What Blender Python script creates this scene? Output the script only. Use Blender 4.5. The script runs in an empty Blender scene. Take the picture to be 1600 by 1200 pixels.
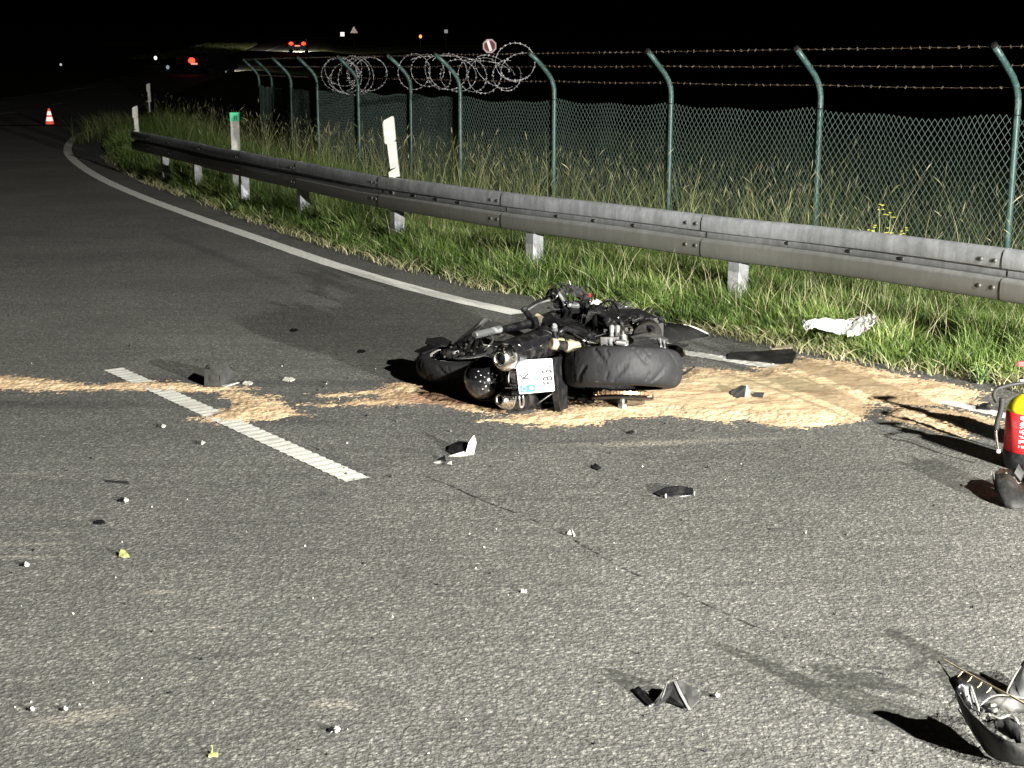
import bpy, bmesh, math, random
import numpy as np
from mathutils import Vector, Matrix

rnd = random.Random(7)
rng = np.random.default_rng(7)
S = bpy.context.scene
COL = S.collection

# ------------------------------------------------------------------ camera, night sky, floodlights, exposure
FOC, CAMH = 2219.0, 1.8
PITCH = math.atan(495 / FOC)
cd = bpy.data.cameras.new('camera')
cam = bpy.data.objects.new('camera', cd); COL.objects.link(cam)
cam.location = (0, 0, CAMH)
cam.rotation_euler = (math.radians(90) - PITCH, 0, 0)
cd.sensor_width = 36; cd.lens = FOC / 1600 * 36
cd.clip_start = .1; cd.clip_end = 2000
S.camera = cam

world = bpy.data.worlds.new('World'); S.world = world; world.use_nodes = True
wn = world.node_tree
bg = wn.nodes['Background']
sky = wn.nodes.new('ShaderNodeTexSky'); sky.sky_type = 'NISHITA'; sky.sun_disc = False
sky.sun_elevation = math.radians(-4); sky.sun_rotation = math.radians(200)
wn.links.new(sky.outputs[0], bg.inputs[0]); bg.inputs[1].default_value = 0.0035

def spot(name, loc, aim, watts, col=(1, .97, .9), radius=.12, angle=110, blend=.6):
    l = bpy.data.lights.new(name, 'SPOT'); l.energy = watts; l.color = col
    l.shadow_soft_size = radius; l.spot_size = math.radians(angle); l.spot_blend = blend
    o = bpy.data.objects.new(name, l); COL.objects.link(o); o.location = loc
    o.rotation_euler = (Vector(aim) - Vector(loc)).to_track_quat('-Z', 'Y').to_euler()
    return o
# the rescue crew's floodlight mast right of and behind the camera, and a low work lamp beside it
spot('mast_floodlight', (7.5, -3.6, 6.5), (.2, 9.4, 0), 25500, (1, .985, .92), .12, 82, .9)
spot('low_work_lamp', (6.3, -2.6, 1.75), (.0, 7.2, 0), 24000, (1, .975, .92), .06, 88, 1)
S.view_settings.view_transform = 'Standard'; S.view_settings.look = 'None'
S.view_settings.exposure = 0; S.view_settings.gamma = 1
try: S.view_settings.use_curve_mapping = False
except Exception: pass
S.cycles.max_bounces = 6; S.cycles.transparent_max_bounces = 12

# ------------------------------------------------------------------ pixels of the photograph -> points of the place
CP, SP = math.cos(PITCH), math.sin(PITCH)
def ray(px, py):
    a = (px - 800) / FOC; b = -(py - 600) / FOC
    return Vector((a, CP + b * SP, -SP + b * CP))
def G(px, py, z=0):
    d = ray(px, py); t = (z - CAMH) / d.z
    return Vector((d.x * t, d.y * t, z))
def W(px, py, Y):
    d = ray(px, py); t = Y / d.y
    return Vector((d.x * t, Y, CAMH + d.z * t))
RY = [0, 55, 80, 105, 148, 200, 500]; RZ = [0, 0, .45, 1.33, 3.2, 5.5, 18]
def rise(y): return np.interp(y, RY, RZ)
def T(px, py):
    d = ray(px, py); t = 40
    while t < 600 and CAMH + d.z * t > rise(d.y * t): t += .25
    return Vector((d.x * t, d.y * t, float(rise(d.y * t))))

# ------------------------------------------------------------------ object helpers
def link(o, parent=None):
    COL.objects.link(o)
    if parent is not None: o.parent = parent
    return o
def tag(o, label=None, cat=None, group=None, kind=None):
    if label: o['label'] = label
    if cat: o['category'] = cat
    if group: o['group'] = group
    if kind: o['kind'] = kind
    return o
def empty(name, loc, label, cat, group=None):
    o = bpy.data.objects.new(name, None); COL.objects.link(o); o.location = loc; o.empty_display_size = .1
    return tag(o, label, cat, group)
def obj(name, bm, mat, parent=None, smooth=False, origin=None):
    me = bpy.data.meshes.new(name)
    bmesh.ops.recalc_face_normals(bm, faces=bm.faces[:])
    bm.to_mesh(me); bm.free()
    for m in (mat if isinstance(mat, (list, tuple)) else [mat]): me.materials.append(m)
    if smooth:
        me.polygons.foreach_set('use_smooth', [True] * len(me.polygons))
    o = bpy.data.objects.new(name, me); COL.objects.link(o)
    if parent is not None:                                # geometry is given in world coordinates
        o.parent = parent
        me.transform(Matrix.Translation(-parent_world(parent)))
    return o
def parent_world(p):
    v = Vector((0, 0, 0))
    while p is not None:
        v += Vector(p.location); p = p.parent
    return v
def np_mesh(name, verts, loops, totals, mat, parent=None, attr=None, smooth=False):
    me = bpy.data.meshes.new(name)
    me.vertices.add(len(verts)); me.vertices.foreach_set('co', np.asarray(verts, np.float32).ravel())
    me.loops.add(len(loops)); me.loops.foreach_set('vertex_index', np.asarray(loops, np.int32))
    me.polygons.add(len(totals))
    totals = np.asarray(totals, np.int32)
    starts = np.concatenate([[0], np.cumsum(totals)[:-1]]).astype(np.int32)
    me.polygons.foreach_set('loop_start', starts)
    try: me.polygons.foreach_set('loop_total', totals)
    except Exception: pass
    if smooth: me.polygons.foreach_set('use_smooth', np.ones(len(totals), bool))
    me.update(calc_edges=True)
    if attr is not None:
        a = me.attributes.new('tint', 'FLOAT', 'POINT'); a.data.foreach_set('value', np.asarray(attr, np.float32))
    me.materials.append(mat)
    o = bpy.data.objects.new(name, me); COL.objects.link(o)
    if parent is not None:
        o.parent = parent; me.transform(Matrix.Translation(-parent_world(parent)))
    return o
def frame(d):
    d = Vector(d).normalized()
    a = Vector((0, 0, 1)) if abs(d.z) < .9 else Vector((1, 0, 0))
    u = d.cross(a).normalized(); v = d.cross(u).normalized()
    return d, u, v
def loft(bm, rings, close=True, caps=True):
    vr = [[bm.verts.new(p) for p in r] for r in rings]
    n = len(vr[0])
    for a, b in zip(vr, vr[1:]):
        for i in range(n if close else n - 1):
            j = (i + 1) % n
            try: bm.faces.new((a[i], a[j], b[j], b[i]))
            except ValueError: pass
    if caps and close:
        for r in (vr[0][::-1], vr[-1]):
            try: bm.faces.new(r)
            except ValueError: pass
    return vr
def tube(bm, pts, r, n=8, caps=True):
    pts = [Vector(p) for p in pts]
    rs = r if isinstance(r, (list, tuple)) else [r] * len(pts)
    rings = []; u0 = None
    for i, p in enumerate(pts):
        d = (pts[min(i + 1, len(pts) - 1)] - pts[max(i - 1, 0)]).normalized()
        if u0 is None: d, u, v = frame(d)
        else:
            u = (u0 - d * u0.dot(d)).normalized(); v = d.cross(u)
        u0 = u
        rings.append([p + (u * math.cos(2 * math.pi * k / n) + v * math.sin(2 * math.pi * k / n)) * rs[i] for k in range(n)])
    loft(bm, rings, True, caps)
def spline(pts, k=6):
    pts = [Vector(p) for p in pts]; out = []
    P = [pts[0] * 2 - pts[1]] + pts + [pts[-1] * 2 - pts[-2]]
    for i in range(1, len(P) - 2):
        for j in range(k):
            t = j / k
            a, b, c, d = P[i - 1], P[i], P[i + 1], P[i + 2]
            out.append(.5 * ((2 * b) + (c - a) * t + (2 * a - 5 * b + 4 * c - d) * t * t + (3 * b - a - 3 * c + d) * t ** 3))
    out.append(pts[-1]); return out
def lathe(bm, o, axis, prof, n=24, caps=True, squash=1, twist=0):
    o = Vector(o); d, u, v = frame(axis)
    rings = [[o + d * s + (u * math.cos(2 * math.pi * k / n + twist) + v * squash * math.sin(2 * math.pi * k / n + twist)) * r
              for k in range(n)] for s, r in prof]
    loft(bm, rings, True, caps)
def ring(bm, o, axis, prof, n=48):
    """closed profile (s, r) swept round the axis"""
    o = Vector(o); d, u, v = frame(axis)
    rings = []
    for k in range(n):
        a = 2 * math.pi * k / n; e = u * math.cos(a) + v * math.sin(a)
        rings.append([bm.verts.new(o + d * s + e * r) for s, r in prof])
    m = len(prof)
    for k in range(n):
        A, B = rings[k], rings[(k + 1) % n]
        for i in range(m):
            j = (i + 1) % m
            bm.faces.new((A[i], A[j], B[j], B[i]))
def box(bm, c, s, rot=None):
    c = Vector(c); R = rot or Matrix.Identity(3)
    v = [bm.verts.new(c + R @ Vector((x * s[0] / 2, y * s[1] / 2, z * s[2] / 2))) for x in (-1, 1) for y in (-1, 1) for z in (-1, 1)]
    for f in ((0, 1, 3, 2), (4, 6, 7, 5), (0, 4, 5, 1), (2, 3, 7, 6), (0, 2, 6, 4), (1, 5, 7, 3)):
        bm.faces.new([v[i] for i in f])
def bbox(bm, c, s, rot=None, bev=.004):
    b2 = bmesh.new(); box(b2, c, s, rot)
    bmesh.ops.bevel(b2, geom=b2.edges[:], offset=bev, segments=2, affect='EDGES')
    me = bpy.data.meshes.new('tmp'); b2.to_mesh(me); b2.free(); bm.from_mesh(me); bpy.data.meshes.remove(me)
def plate(bm, pts, th, nrm=None):
    """a sheet through pts (any 3-D outline), given its own thickness"""
    pts = [Vector(p) for p in pts]
    if nrm is None:
        nrm = Vector((0, 0, 0))
        for i in range(len(pts)): nrm += pts[i].cross(pts[(i + 1) % len(pts)])
        nrm.normalize()
    c = sum(pts, Vector()) / len(pts)
    fr = [bm.verts.new(p + nrm * th / 2) for p in pts]; bk = [bm.verts.new(p - nrm * th / 2) for p in pts]
    cf = bm.verts.new(c + nrm * th / 2); cb = bm.verts.new(c - nrm * th / 2)
    n = len(pts)
    for i in range(n):
        j = (i + 1) % n
        bm.faces.new((fr[i], fr[j], cf)); bm.faces.new((bk[j], bk[i], cb)); bm.faces.new((fr[j], fr[i], bk[i], bk[j]))
def sheet(bm, rows, th):
    """a curved panel: rows of points, thickened"""
    rows = [[Vector(p) for p in r] for r in rows]; m, n = len(rows), len(rows[0])
    N = [[None] * n for _ in range(m)]
    for i in range(m):
        for j in range(n):
            a = rows[min(i + 1, m - 1)][j] - rows[max(i - 1, 0)][j]; b = rows[i][min(j + 1, n - 1)] - rows[i][max(j - 1, 0)]
            c = a.cross(b); N[i][j] = c.normalized() if c.length > 1e-9 else Vector((0, 0, 1))
    A = [[bm.verts.new(rows[i][j] + N[i][j] * th / 2) for j in range(n)] for i in range(m)]
    B = [[bm.verts.new(rows[i][j] - N[i][j] * th / 2) for j in range(n)] for i in range(m)]
    for i in range(m - 1):
        for j in range(n - 1):
            bm.faces.new((A[i][j], A[i + 1][j], A[i + 1][j + 1], A[i][j + 1])); bm.faces.new((B[i][j], B[i][j + 1], B[i + 1][j + 1], B[i + 1][j]))
    for i in range(m - 1):
        bm.faces.new((A[i][0], B[i][0], B[i + 1][0], A[i + 1][0])); bm.faces.new((A[i][-1], A[i + 1][-1], B[i + 1][-1], B[i][-1]))
    for j in range(n - 1):
        bm.faces.new((A[0][j], A[0][j + 1], B[0][j + 1], B[0][j])); bm.faces.new((A[-1][j], B[-1][j], B[-1][j + 1], A[-1][j + 1]))
def text_mesh(s, size, depth=.0006):
    c = bpy.data.curves.new('txt', 'FONT'); c.body = s; c.size = size; c.extrude = depth; c.resolution_u = 3
    c.offset = size * .018; c.align_x = 'CENTER'; c.align_y = 'CENTER'
    o = bpy.data.objects.new('txt', c); COL.objects.link(o)
    dg = bpy.context.evaluated_depsgraph_get()
    me = bpy.data.meshes.new_from_object(o.evaluated_get(dg)); bpy.data.objects.remove(o); bpy.data.curves.remove(c)
    return me
def put_text(name, s, size, M, mat, parent, sx=1):
    """M: 4x4 world matrix (x along the text, y up the letters, z out of the sign)"""
    me = text_mesh(s, size); me.transform(Matrix.Diagonal((sx, 1, 1, 1))); me.transform(M)
    me.transform(Matrix.Translation(-parent_world(parent)))
    me.materials.clear(); me.materials.append(mat)
    o = bpy.data.objects.new(name, me); COL.objects.link(o); o.parent = parent; return o
def basis(o, x, y):
    x = Vector(x).normalized(); y = (Vector(y) - x * Vector(y).dot(x)).normalized(); z = x.cross(y)
    return Matrix(((x.x, y.x, z.x, o[0]), (x.y, y.y, z.y, o[1]), (x.z, y.z, z.z, o[2]), (0, 0, 0, 1)))

# ------------------------------------------------------------------ materials
def new_mat(name):
    m = bpy.data.materials.new(name); m.use_nodes = True
    return m, m.node_tree, m.node_tree.nodes['Principled BSDF']
def N(nt, t, **k):
    n = nt.nodes.new(t)
    for a, v in k.items(): setattr(n, a, v)
    return n
def ramp(nt, src, stops, interp='LINEAR'):
    r = N(nt, 'ShaderNodeValToRGB'); r.color_ramp.interpolation = interp
    e = r.color_ramp.elements
    while len(e) < len(stops): e.new(.5)
    for el, (p, c) in zip(e, stops):
        el.position = p; el.color = (c if isinstance(c, tuple) else (c, c, c)) + (1,)
    nt.links.new(src, r.inputs[0]); return r
def coord(nt): return N(nt, 'ShaderNodeTexCoord').outputs['Object']
def noise(nt, co, sc, det=4, rough=.6, dist=0):
    n = N(nt, 'ShaderNodeTexNoise'); n.inputs['Scale'].default_value = sc; n.inputs['Detail'].default_value = det
    n.inputs['Roughness'].default_value = rough; n.inputs['Distortion'].default_value = dist
    nt.links.new(co, n.inputs['Vector']); return n.outputs['Fac']
def mix(nt, f, a, b, mode='MIX'):
    m = N(nt, 'ShaderNodeMix', data_type='RGBA', blend_type=mode)
    for i, v in ((0, f), (6, a), (7, b)):
        if isinstance(v, (int, float)): m.inputs[i].default_value = v
        elif isinstance(v, tuple): m.inputs[i].default_value = v + (1,)
        else: nt.links.new(v, m.inputs[i])
    return m.outputs[2]
def mth(nt, op, a, b=None, clamp=False):
    m = N(nt, 'ShaderNodeMath', operation=op, use_clamp=clamp)
    for i, v in ((0, a), (1, b)):
        if v is None: continue
        if isinstance(v, (int, float)): m.inputs[i].default_value = v
        else: nt.links.new(v, m.inputs[i])
    return m.outputs[0]
def bump(nt, bs, h, st=.3, dist=.01):
    b = N(nt, 'ShaderNodeBump'); b.inputs['Strength'].default_value = st; b.inputs['Distance'].default_value = dist
    nt.links.new(h, b.inputs['Height']); nt.links.new(b.outputs[0], bs.inputs['Normal'])
def simple(name, col, rough=.5, metal=0, var=.25, scale=30, dirt=None, dscale=8, bst=.1, spec=.5, emit=0, coat=0):
    m, nt, bs = new_mat(name); co = coord(nt)
    n = noise(nt, co, scale, 5)
    lo = tuple(c * (1 - var) for c in col); hi = tuple(min(1, c * (1 + var)) for c in col)
    c = ramp(nt, n, [(.3, lo), (.7, hi)]).outputs[0]
    if dirt:
        f = ramp(nt, noise(nt, co, dscale, 8, .7), [(.5, 0.0), (.68, 1.0)]).outputs[0]
        c = mix(nt, f, c, dirt)
        r = mix(nt, f, (rough,) * 3, (.85,) * 3); nt.links.new(r, bs.inputs['Roughness'])
    else:
        bs.inputs['Roughness'].default_value = rough
    nt.links.new(c, bs.inputs['Base Color'])
    bs.inputs['Metallic'].default_value = metal; bs.inputs['Specular IOR Level'].default_value = spec
    bs.inputs['Coat Weight'].default_value = coat
    if bst: bump(nt, bs, noise(nt, co, scale * 2.5, 4), bst, .003)
    if emit:
        bs.inputs['Emission Color'].default_value = tuple(col) + (1,); bs.inputs['Emission Strength'].default_value = emit
    return m
def lamp_mat(name, col, st):
    m, nt, bs = new_mat(name); bs.inputs['Base Color'].default_value = tuple(col) + (1,)
    bs.inputs['Emission Color'].default_value = tuple(col) + (1,); bs.inputs['Emission Strength'].default_value = st
    return m

def blob(nt, co, p, rx, ry, ang):
    """soft elliptical mask on the ground round p: 1 at its middle, 0 at its rim"""
    mp = N(nt, 'ShaderNodeMapping', vector_type='TEXTURE'); nt.links.new(co, mp.inputs[0])
    mp.inputs['Location'].default_value = (p[0], p[1], 0); mp.inputs['Rotation'].default_value = (0, 0, ang)
    mp.inputs['Scale'].default_value = (rx, ry, 1)
    g = N(nt, 'ShaderNodeTexGradient', gradient_type='SPHERICAL'); nt.links.new(mp.outputs[0], g.inputs[0])
    return g.outputs['Fac']

def asphalt_mat():
    m, nt, bs = new_mat('asphalt'); co = coord(nt)
    v = N(nt, 'ShaderNodeTexVoronoi', feature='F1'); v.inputs['Scale'].default_value = 62; v.inputs['Randomness'].default_value = 1
    wob = N(nt, 'ShaderNodeTexNoise'); wob.inputs['Scale'].default_value = 60; nt.links.new(co, wob.inputs['Vector'])
    add = N(nt, 'ShaderNodeMixRGB', blend_type='LINEAR_LIGHT'); add.inputs[0].default_value = .012
    nt.links.new(co, add.inputs[1]); nt.links.new(wob.outputs['Color'], add.inputs[2])
    nt.links.new(add.outputs[0], v.inputs['Vector'])
    v2 = N(nt, 'ShaderNodeTexVoronoi', feature='F1'); v2.inputs['Scale'].default_value = 150; nt.links.new(co, v2.inputs['Vector'])
    sep = N(nt, 'ShaderNodeSeparateColor'); nt.links.new(v.outputs['Color'], sep.inputs[0])
    # each stone of the aggregate its own grey, bitumen in the gaps
    stone = ramp(nt, sep.outputs[0], [(0, (.075, .074, .067)), (.45, (.132, .13, .115)), (.8, (.192, .188, .166)), (1, (.31, .30, .265))]).outputs[0]
    gap = ramp(nt, v.outputs['Distance'], [(.30, 0.0), (.70, 1.0)]).outputs[0]
    c = mix(nt, gap, stone, (.05, .05, .046))
    c = mix(nt, .35, c, ramp(nt, noise(nt, co, 240, 3), [(.35, (.05, .05, .046)), (.7, (.21, .206, .183))]).outputs[0])
    big = ramp(nt, noise(nt, co, .6, 5, .65), [(.3, .72), (.7, 1.15)]).outputs[0]
    c = mix(nt, 1, c, big, 'MULTIPLY')
    # crosswise drag marks and worn streaks
    mp = N(nt, 'ShaderNodeMapping'); nt.links.new(co, mp.inputs[0]); mp.inputs['Scale'].default_value = (.7, 9, 1); mp.inputs['Rotation'].default_value = (0, 0, math.radians(-4))
    st = ramp(nt, noise(nt, mp.outputs[0], 1.2, 6, .7), [(.36, .72), (.5, 1.0), (.66, 1.0), (.76, 1.22)]).outputs[0]
    c = mix(nt, .75, c, st, 'MULTIPLY')
    # tyre lane, oil and water stains, and one faint painted shadow
    dark = None
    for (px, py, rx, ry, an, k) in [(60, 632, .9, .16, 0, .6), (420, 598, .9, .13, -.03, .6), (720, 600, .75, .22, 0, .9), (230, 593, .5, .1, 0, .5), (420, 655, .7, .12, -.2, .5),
                                    (500, 772, .14, .12, 0, .6), (1300, 1015, .5, .07, 2.5, .25),  # last ellipse here paints a faint soft shadow into the colour
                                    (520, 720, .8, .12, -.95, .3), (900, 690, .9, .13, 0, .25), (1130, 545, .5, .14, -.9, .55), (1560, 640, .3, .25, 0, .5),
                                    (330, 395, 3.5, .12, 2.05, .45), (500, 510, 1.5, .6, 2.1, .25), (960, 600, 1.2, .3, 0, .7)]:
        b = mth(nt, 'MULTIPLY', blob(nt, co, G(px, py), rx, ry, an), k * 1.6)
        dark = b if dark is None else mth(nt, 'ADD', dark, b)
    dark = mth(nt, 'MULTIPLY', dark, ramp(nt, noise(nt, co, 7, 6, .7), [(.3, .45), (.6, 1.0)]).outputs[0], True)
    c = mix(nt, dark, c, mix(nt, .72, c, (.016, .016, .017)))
    light = None
    for (px, py, rx, ry, an) in [(40, 850, .22, .02, .05), (85, 832, .12, .014, .05), (35, 740, .1, .012, 0), (115, 810, .1, .014, 0), (250, 925, .12, .03, 0), (1050, 690, .8, .05, .12), (1010, 695, .4, .04, .1),
                                 (335, 980, .06, .02, 0), (520, 1100, .1, .05, 0), (130, 1120, .2, .06, .3), (40, 870, .2, .02, 0)]:
        b = blob(nt, co, G(px, py), rx, ry, an); light = b if light is None else mth(nt, 'ADD', light, b)
    light = mth(nt, 'MULTIPLY', light, ramp(nt, noise(nt, co, 60, 4), [(.4, 0.0), (.6, 1.0)]).outputs[0], True)
    c = mix(nt, mth(nt, 'MULTIPLY', light, .8), c, (.33, .3, .24))
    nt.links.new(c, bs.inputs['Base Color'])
    bs.inputs['Roughness'].default_value = .82; bs.inputs['Specular IOR Level'].default_value = .35
    h = mth(nt, 'ADD', mth(nt, 'MULTIPLY', v.outputs['Distance'], -1), mth(nt, 'MULTIPLY', v2.outputs['Distance'], -.35))
    h = mth(nt, 'ADD', h, mth(nt, 'MULTIPLY', sep.outputs[1], .45))
    bump(nt, bs, h, .42, .008)
    return m
ASPHALT = asphalt_mat()

def sand_mat():
    m, nt, bs = new_mat('oil_binder'); co = coord(nt)
    mp = N(nt, 'ShaderNodeMapping'); nt.links.new(co, mp.inputs[0]); mp.inputs['Scale'].default_value = (1, 2.0, 1); mp.inputs['Rotation'].default_value = (0, 0, .1)
    big = noise(nt, mp.outputs[0], 3.2, 7, .68, .6)
    c = ramp(nt, big, [(.34, (.24, .16, .09)), (.42, (.40, .285, .17)), (.52, (.50, .375, .235)), (.75, (.53, .42, .285))]).outputs[0]
    wet = blob(nt, co, G(1200, 605), .7, .33, 0)
    wet = ramp(nt, mth(nt, 'ADD', wet, mth(nt, 'MULTIPLY', noise(nt, co, 6, 5), .5)), [(.55, 0.0), (.75, 1.0)]).outputs[0]
    c = mix(nt, mth(nt, 'MULTIPLY', wet, .8), c, (.36, .30, .185))
    oil = ramp(nt, noise(nt, mp.outputs[0], 5.5, 8, .75, 1.2), [(.60, 0.0), (.68, .8)]).outputs[0]
    c = mix(nt, oil, c, (.16, .10, .05))
    c = mix(nt, .35, c, ramp(nt, noise(nt, co, 300, 2), [(.3, (.25, .17, .09)), (.7, (.75, .58, .36))]).outputs[0])
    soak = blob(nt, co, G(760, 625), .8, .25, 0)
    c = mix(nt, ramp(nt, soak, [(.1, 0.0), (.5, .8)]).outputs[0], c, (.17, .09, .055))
    nt.links.new(c, bs.inputs['Base Color']); bs.inputs['Roughness'].default_value = .95; bs.inputs['Specular IOR Level'].default_value = .15
    bump(nt, bs, mth(nt, 'ADD', noise(nt, co, 220, 3), noise(nt, co, 35, 4)), .5, .006)
    return m
SAND = sand_mat()

def paint_mat():
    m, nt, bs = new_mat('road_paint'); co = coord(nt)
    f = ramp(nt, noise(nt, co, 90, 6, .7), [(.42, 0.0), (.72, 1.0)]).outputs[0]
    c = mix(nt, mth(nt, 'MULTIPLY', f, .55), (.56, .555, .50), (.34, .33, .30))
    c = mix(nt, ramp(nt, noise(nt, co, 3, 6, .7), [(.52, 0.0), (.7, .5)]).outputs[0], c, (.22, .21, .19))
    nt.links.new(c, bs.inputs['Base Color']); bs.inputs['Roughness'].default_value = .7
    bump(nt, bs, noise(nt, co, 130, 3), .5, .004); return m
PAINT = paint_mat()
PAINT_E = simple('lightened_edge_paint', (.84, .83, .77), .6, 0, .07, 6, (.45, .44, .40), 25, .2)  # edge-line paint lightened to make up for the lamps' falloff

def soil_mat():
    m, nt, bs = new_mat('soil'); co = coord(nt)
    c = ramp(nt, noise(nt, co, 9, 8, .7), [(.3, (.018, .02, .01)), (.5, (.04, .05, .018)), (.7, (.085, .08, .045))]).outputs[0]
    nt.links.new(c, bs.inputs['Base Color']); bs.inputs['Roughness'].default_value = .95; bs.inputs['Specular IOR Level'].default_value = .1
    bump(nt, bs, noise(nt, co, 40, 5), .7, .02); return m
SOIL = soil_mat()

def leaf_mat(name, stops, trans=.35, rough=.5):
    m, nt, bs = new_mat(name)
    a = N(nt, 'ShaderNodeAttribute', attribute_name='tint')
    c = ramp(nt, a.outputs['Fac'], stops).outputs[0]
    nt.links.new(c, bs.inputs['Base Color']); bs.inputs['Roughness'].default_value = rough; bs.inputs['Specular IOR Level'].default_value = .3
    tr = N(nt, 'ShaderNodeBsdfTranslucent'); nt.links.new(c, tr.inputs[0])
    mx = N(nt, 'ShaderNodeMixShader'); mx.inputs[0].default_value = trans
    out = nt.nodes['Material Output']
    nt.links.new(bs.outputs[0], mx.inputs[1]); nt.links.new(tr.outputs[0], mx.inputs[2]); nt.links.new(mx.outputs[0], out.inputs[0])
    return m
GREEN = leaf_mat('verge_grass', [(0, (.04, .07, .016)), (.35, (.10, .165, .035)), (.7, (.22, .30, .08)), (.88, (.38, .42, .17)), (1, (.5, .48, .3))])
DRY = leaf_mat('dry_grass', [(0, (.05, .07, .02)), (.4, (.12, .14, .05)), (.7, (.26, .25, .12)), (1, (.46, .42, .27))], .25, .7)
MEADOW = leaf_mat('meadow_grass', [(0, (.02, .035, .012)), (.5, (.05, .075, .022)), (1, (.13, .14, .06))], .2, .8)

def galv_mat():
    m, nt, bs = new_mat('galvanised_steel'); co = coord(nt)
    c = ramp(nt, noise(nt, co, 6, 8, .75), [(.3, (.20, .21, .21)), (.55, (.31, .32, .33)), (.75, (.42, .43, .45))]).outputs[0]
    mp = N(nt, 'ShaderNodeMapping'); nt.links.new(co, mp.inputs[0]); mp.inputs['Scale'].default_value = (14, 14, 1.2)
    st = ramp(nt, noise(nt, mp.outputs[0], 1.5, 6, .7), [(.4, .55), (.62, 1.0)]).outputs[0]
    c = mix(nt, .55, c, st, 'MULTIPLY')
    gi = N(nt, 'ShaderNodeNewGeometry'); sp = N(nt, 'ShaderNodeSeparateXYZ'); nt.links.new(gi.outputs['Position'], sp.inputs[0])
    low = ramp(nt, sp.outputs['Z'], [(.55, 1.0), (.62, 0.0)]).outputs[0]     # lower half of the beam tinted darker and olive
    c = mix(nt, mth(nt, 'MULTIPLY', low, .8), c, (.10, .096, .074))
    nt.links.new(c, bs.inputs['Base Color']); bs.inputs['Metallic'].default_value = .25; bs.inputs['Roughness'].default_value = .58
    bump(nt, bs, noise(nt, co, 25, 5), .12, .003); return m
GALV = galv_mat()
POSTW = simple('weathered_zinc', (.30, .31, .33), .6, .1, .25, 20, (.2, .19, .16))
BOLT = simple('bolt_steel', (.17, .17, .16), .4, .7)
FENCE_GREEN = simple('green_coated_tube', (.034, .078, .07), .4, 0, .3, 60, (.10, .15, .135), 20)
WIRE = simple('green_coated_wire', (.13, .18, .16), .45, 0, .3, 20)
BARB = simple('rusty_barbed_wire', (.24, .18, .13), .6, .3, .35, 20)
RAZOR = simple('razor_wire_steel', (.58, .57, .56), .45, .4, .2, 20)
WHITEP = simple('white_plastic', (.29, .29, .265), .5, 0, .08, 12, (.45, .44, .38), 14)
BLACKP = simple('black_plastic', (.008, .008, .009), .34, 0, .3, 40, (.018, .017, .015), 14, .15, .32)
GLOSSB = simple('gloss_black', (.008, .008, .009), .14, 0, .3, 40, (.035, .03, .026), 11, .03, .5, 0, .6)
MATTEB = simple('matt_black_plastic', (.012, .012, .012), .5, 0, .35, 50, (.026, .025, .022), 9, .3, .28)
GREYP = simple('scuffed_grey_plastic', (.035, .035, .034), .5, 0, .3, 30, (.06, .058, .053), 10, .3, .3)
STEELD = simple('dark_steel', (.05, .047, .044), .36, .7, .4, 60, (.03, .022, .016), 16)
ALU = simple('cast_aluminium', (.36, .355, .335), .36, .85, .15, 50, (.16, .14, .12), 22)
CHROME = simple('polished_steel', (.72, .70, .64), .17, 1, .06, 30, (.3, .25, .17), 20, .03)
CREAMP = simple('heat_tinted_pipe', (.62, .55, .38), .35, .6, .12, 40, (.3, .24, .14), 20)
BRONZE = simple('worn_sprocket_steel', (.5, .33, .2), .4, .8, .3, 90)
SILVER = simple('silver_fork', (.33, .34, .34), .34, .6, .08, 30)
SHARDW = simple('white_fairing', (.5, .49, .44), .5, 0, .1, 20, (.3, .28, .24), 10)
BAG = simple('white_film', (.38, .395, .36), .45, 0, .1, 14, (.35, .33, .28), 7, .5)
RED = simple('extinguisher_red', (.62, .022, .025), .3, 0, .1, 12, (.4, .05, .05), 18, .03)
YELLOW = simple('extinguisher_yellow', (.75, .62, .01), .35, 0, .08, 12)
PRINTW = simple('label_print', (.75, .66, .62), .5, 0, .1, 30, None, 8, 0)
BLUE = simple('plate_blue', (.02, .11, .5), .4, 0, .1, 20, None, 8, 0)
INK = simple('black_print', (.015, .015, .015), .5, 0, .1, 20, None, 8, 0)
GREYINK = simple('grey_print', (.3, .32, .32), .5, 0, .15, 40, None, 8, 0)
PLATEW = simple('plate_white', (.50, .53, .55), .35, 0, .05, 20, (.45, .43, .38), 16, .05)
GREENR = simple('green_sheeting', (.05, .40, .2), .4, 0, .15, 14)
STRAW = simple('straw', (.55, .47, .27), .6)
REFL = simple('reflector_white_glow', (.85, .88, .85), .3, 0, .05, 10, None, 8, 0, .5, .35)  # weak emission stands in for light the reflector throws back

# ------------------------------------------------------------------ curves of the road edge, guardrail and fence
def catmull_np(pts, step):
    P = [Vector((p[0], p[1], 0)) for p in pts]
    d = spline(P, 24); a = np.array([(p.x, p.y) for p in d])
    s = np.concatenate([[0], np.cumsum(np.linalg.norm(np.diff(a, axis=0), axis=1))])
    q = np.arange(0, s[-1], step)
    return np.stack([np.interp(q, s, a[:, 0]), np.interp(q, s, a[:, 1])], 1), q
EDGE = [(13, -9.5), (7.6, 0), (4.3, 5.5), (2.95, 7.9), (2.3, 8.6), (1.33, 9.75), (.0, 11.45), (-1.209, 13.346), (-2.049, 14.95), (-3.074, 17.0), (-4.498, 20.05), (-6.112, 23.56),
        (-8.013, 28.5), (-9.99, 35), (-12.0, 43), (-13.9, 52), (-16.6, 66), (-18.8, 84), (-20.2, 105), (-21, 130), (-21.2, 156), (-24.2, 185), (-29, 225), (-60, 400)]
EC, ES = catmull_np(EDGE, .25)
ET = np.gradient(EC, axis=0); ET /= np.linalg.norm(ET, axis=1)[:, None]
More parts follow.
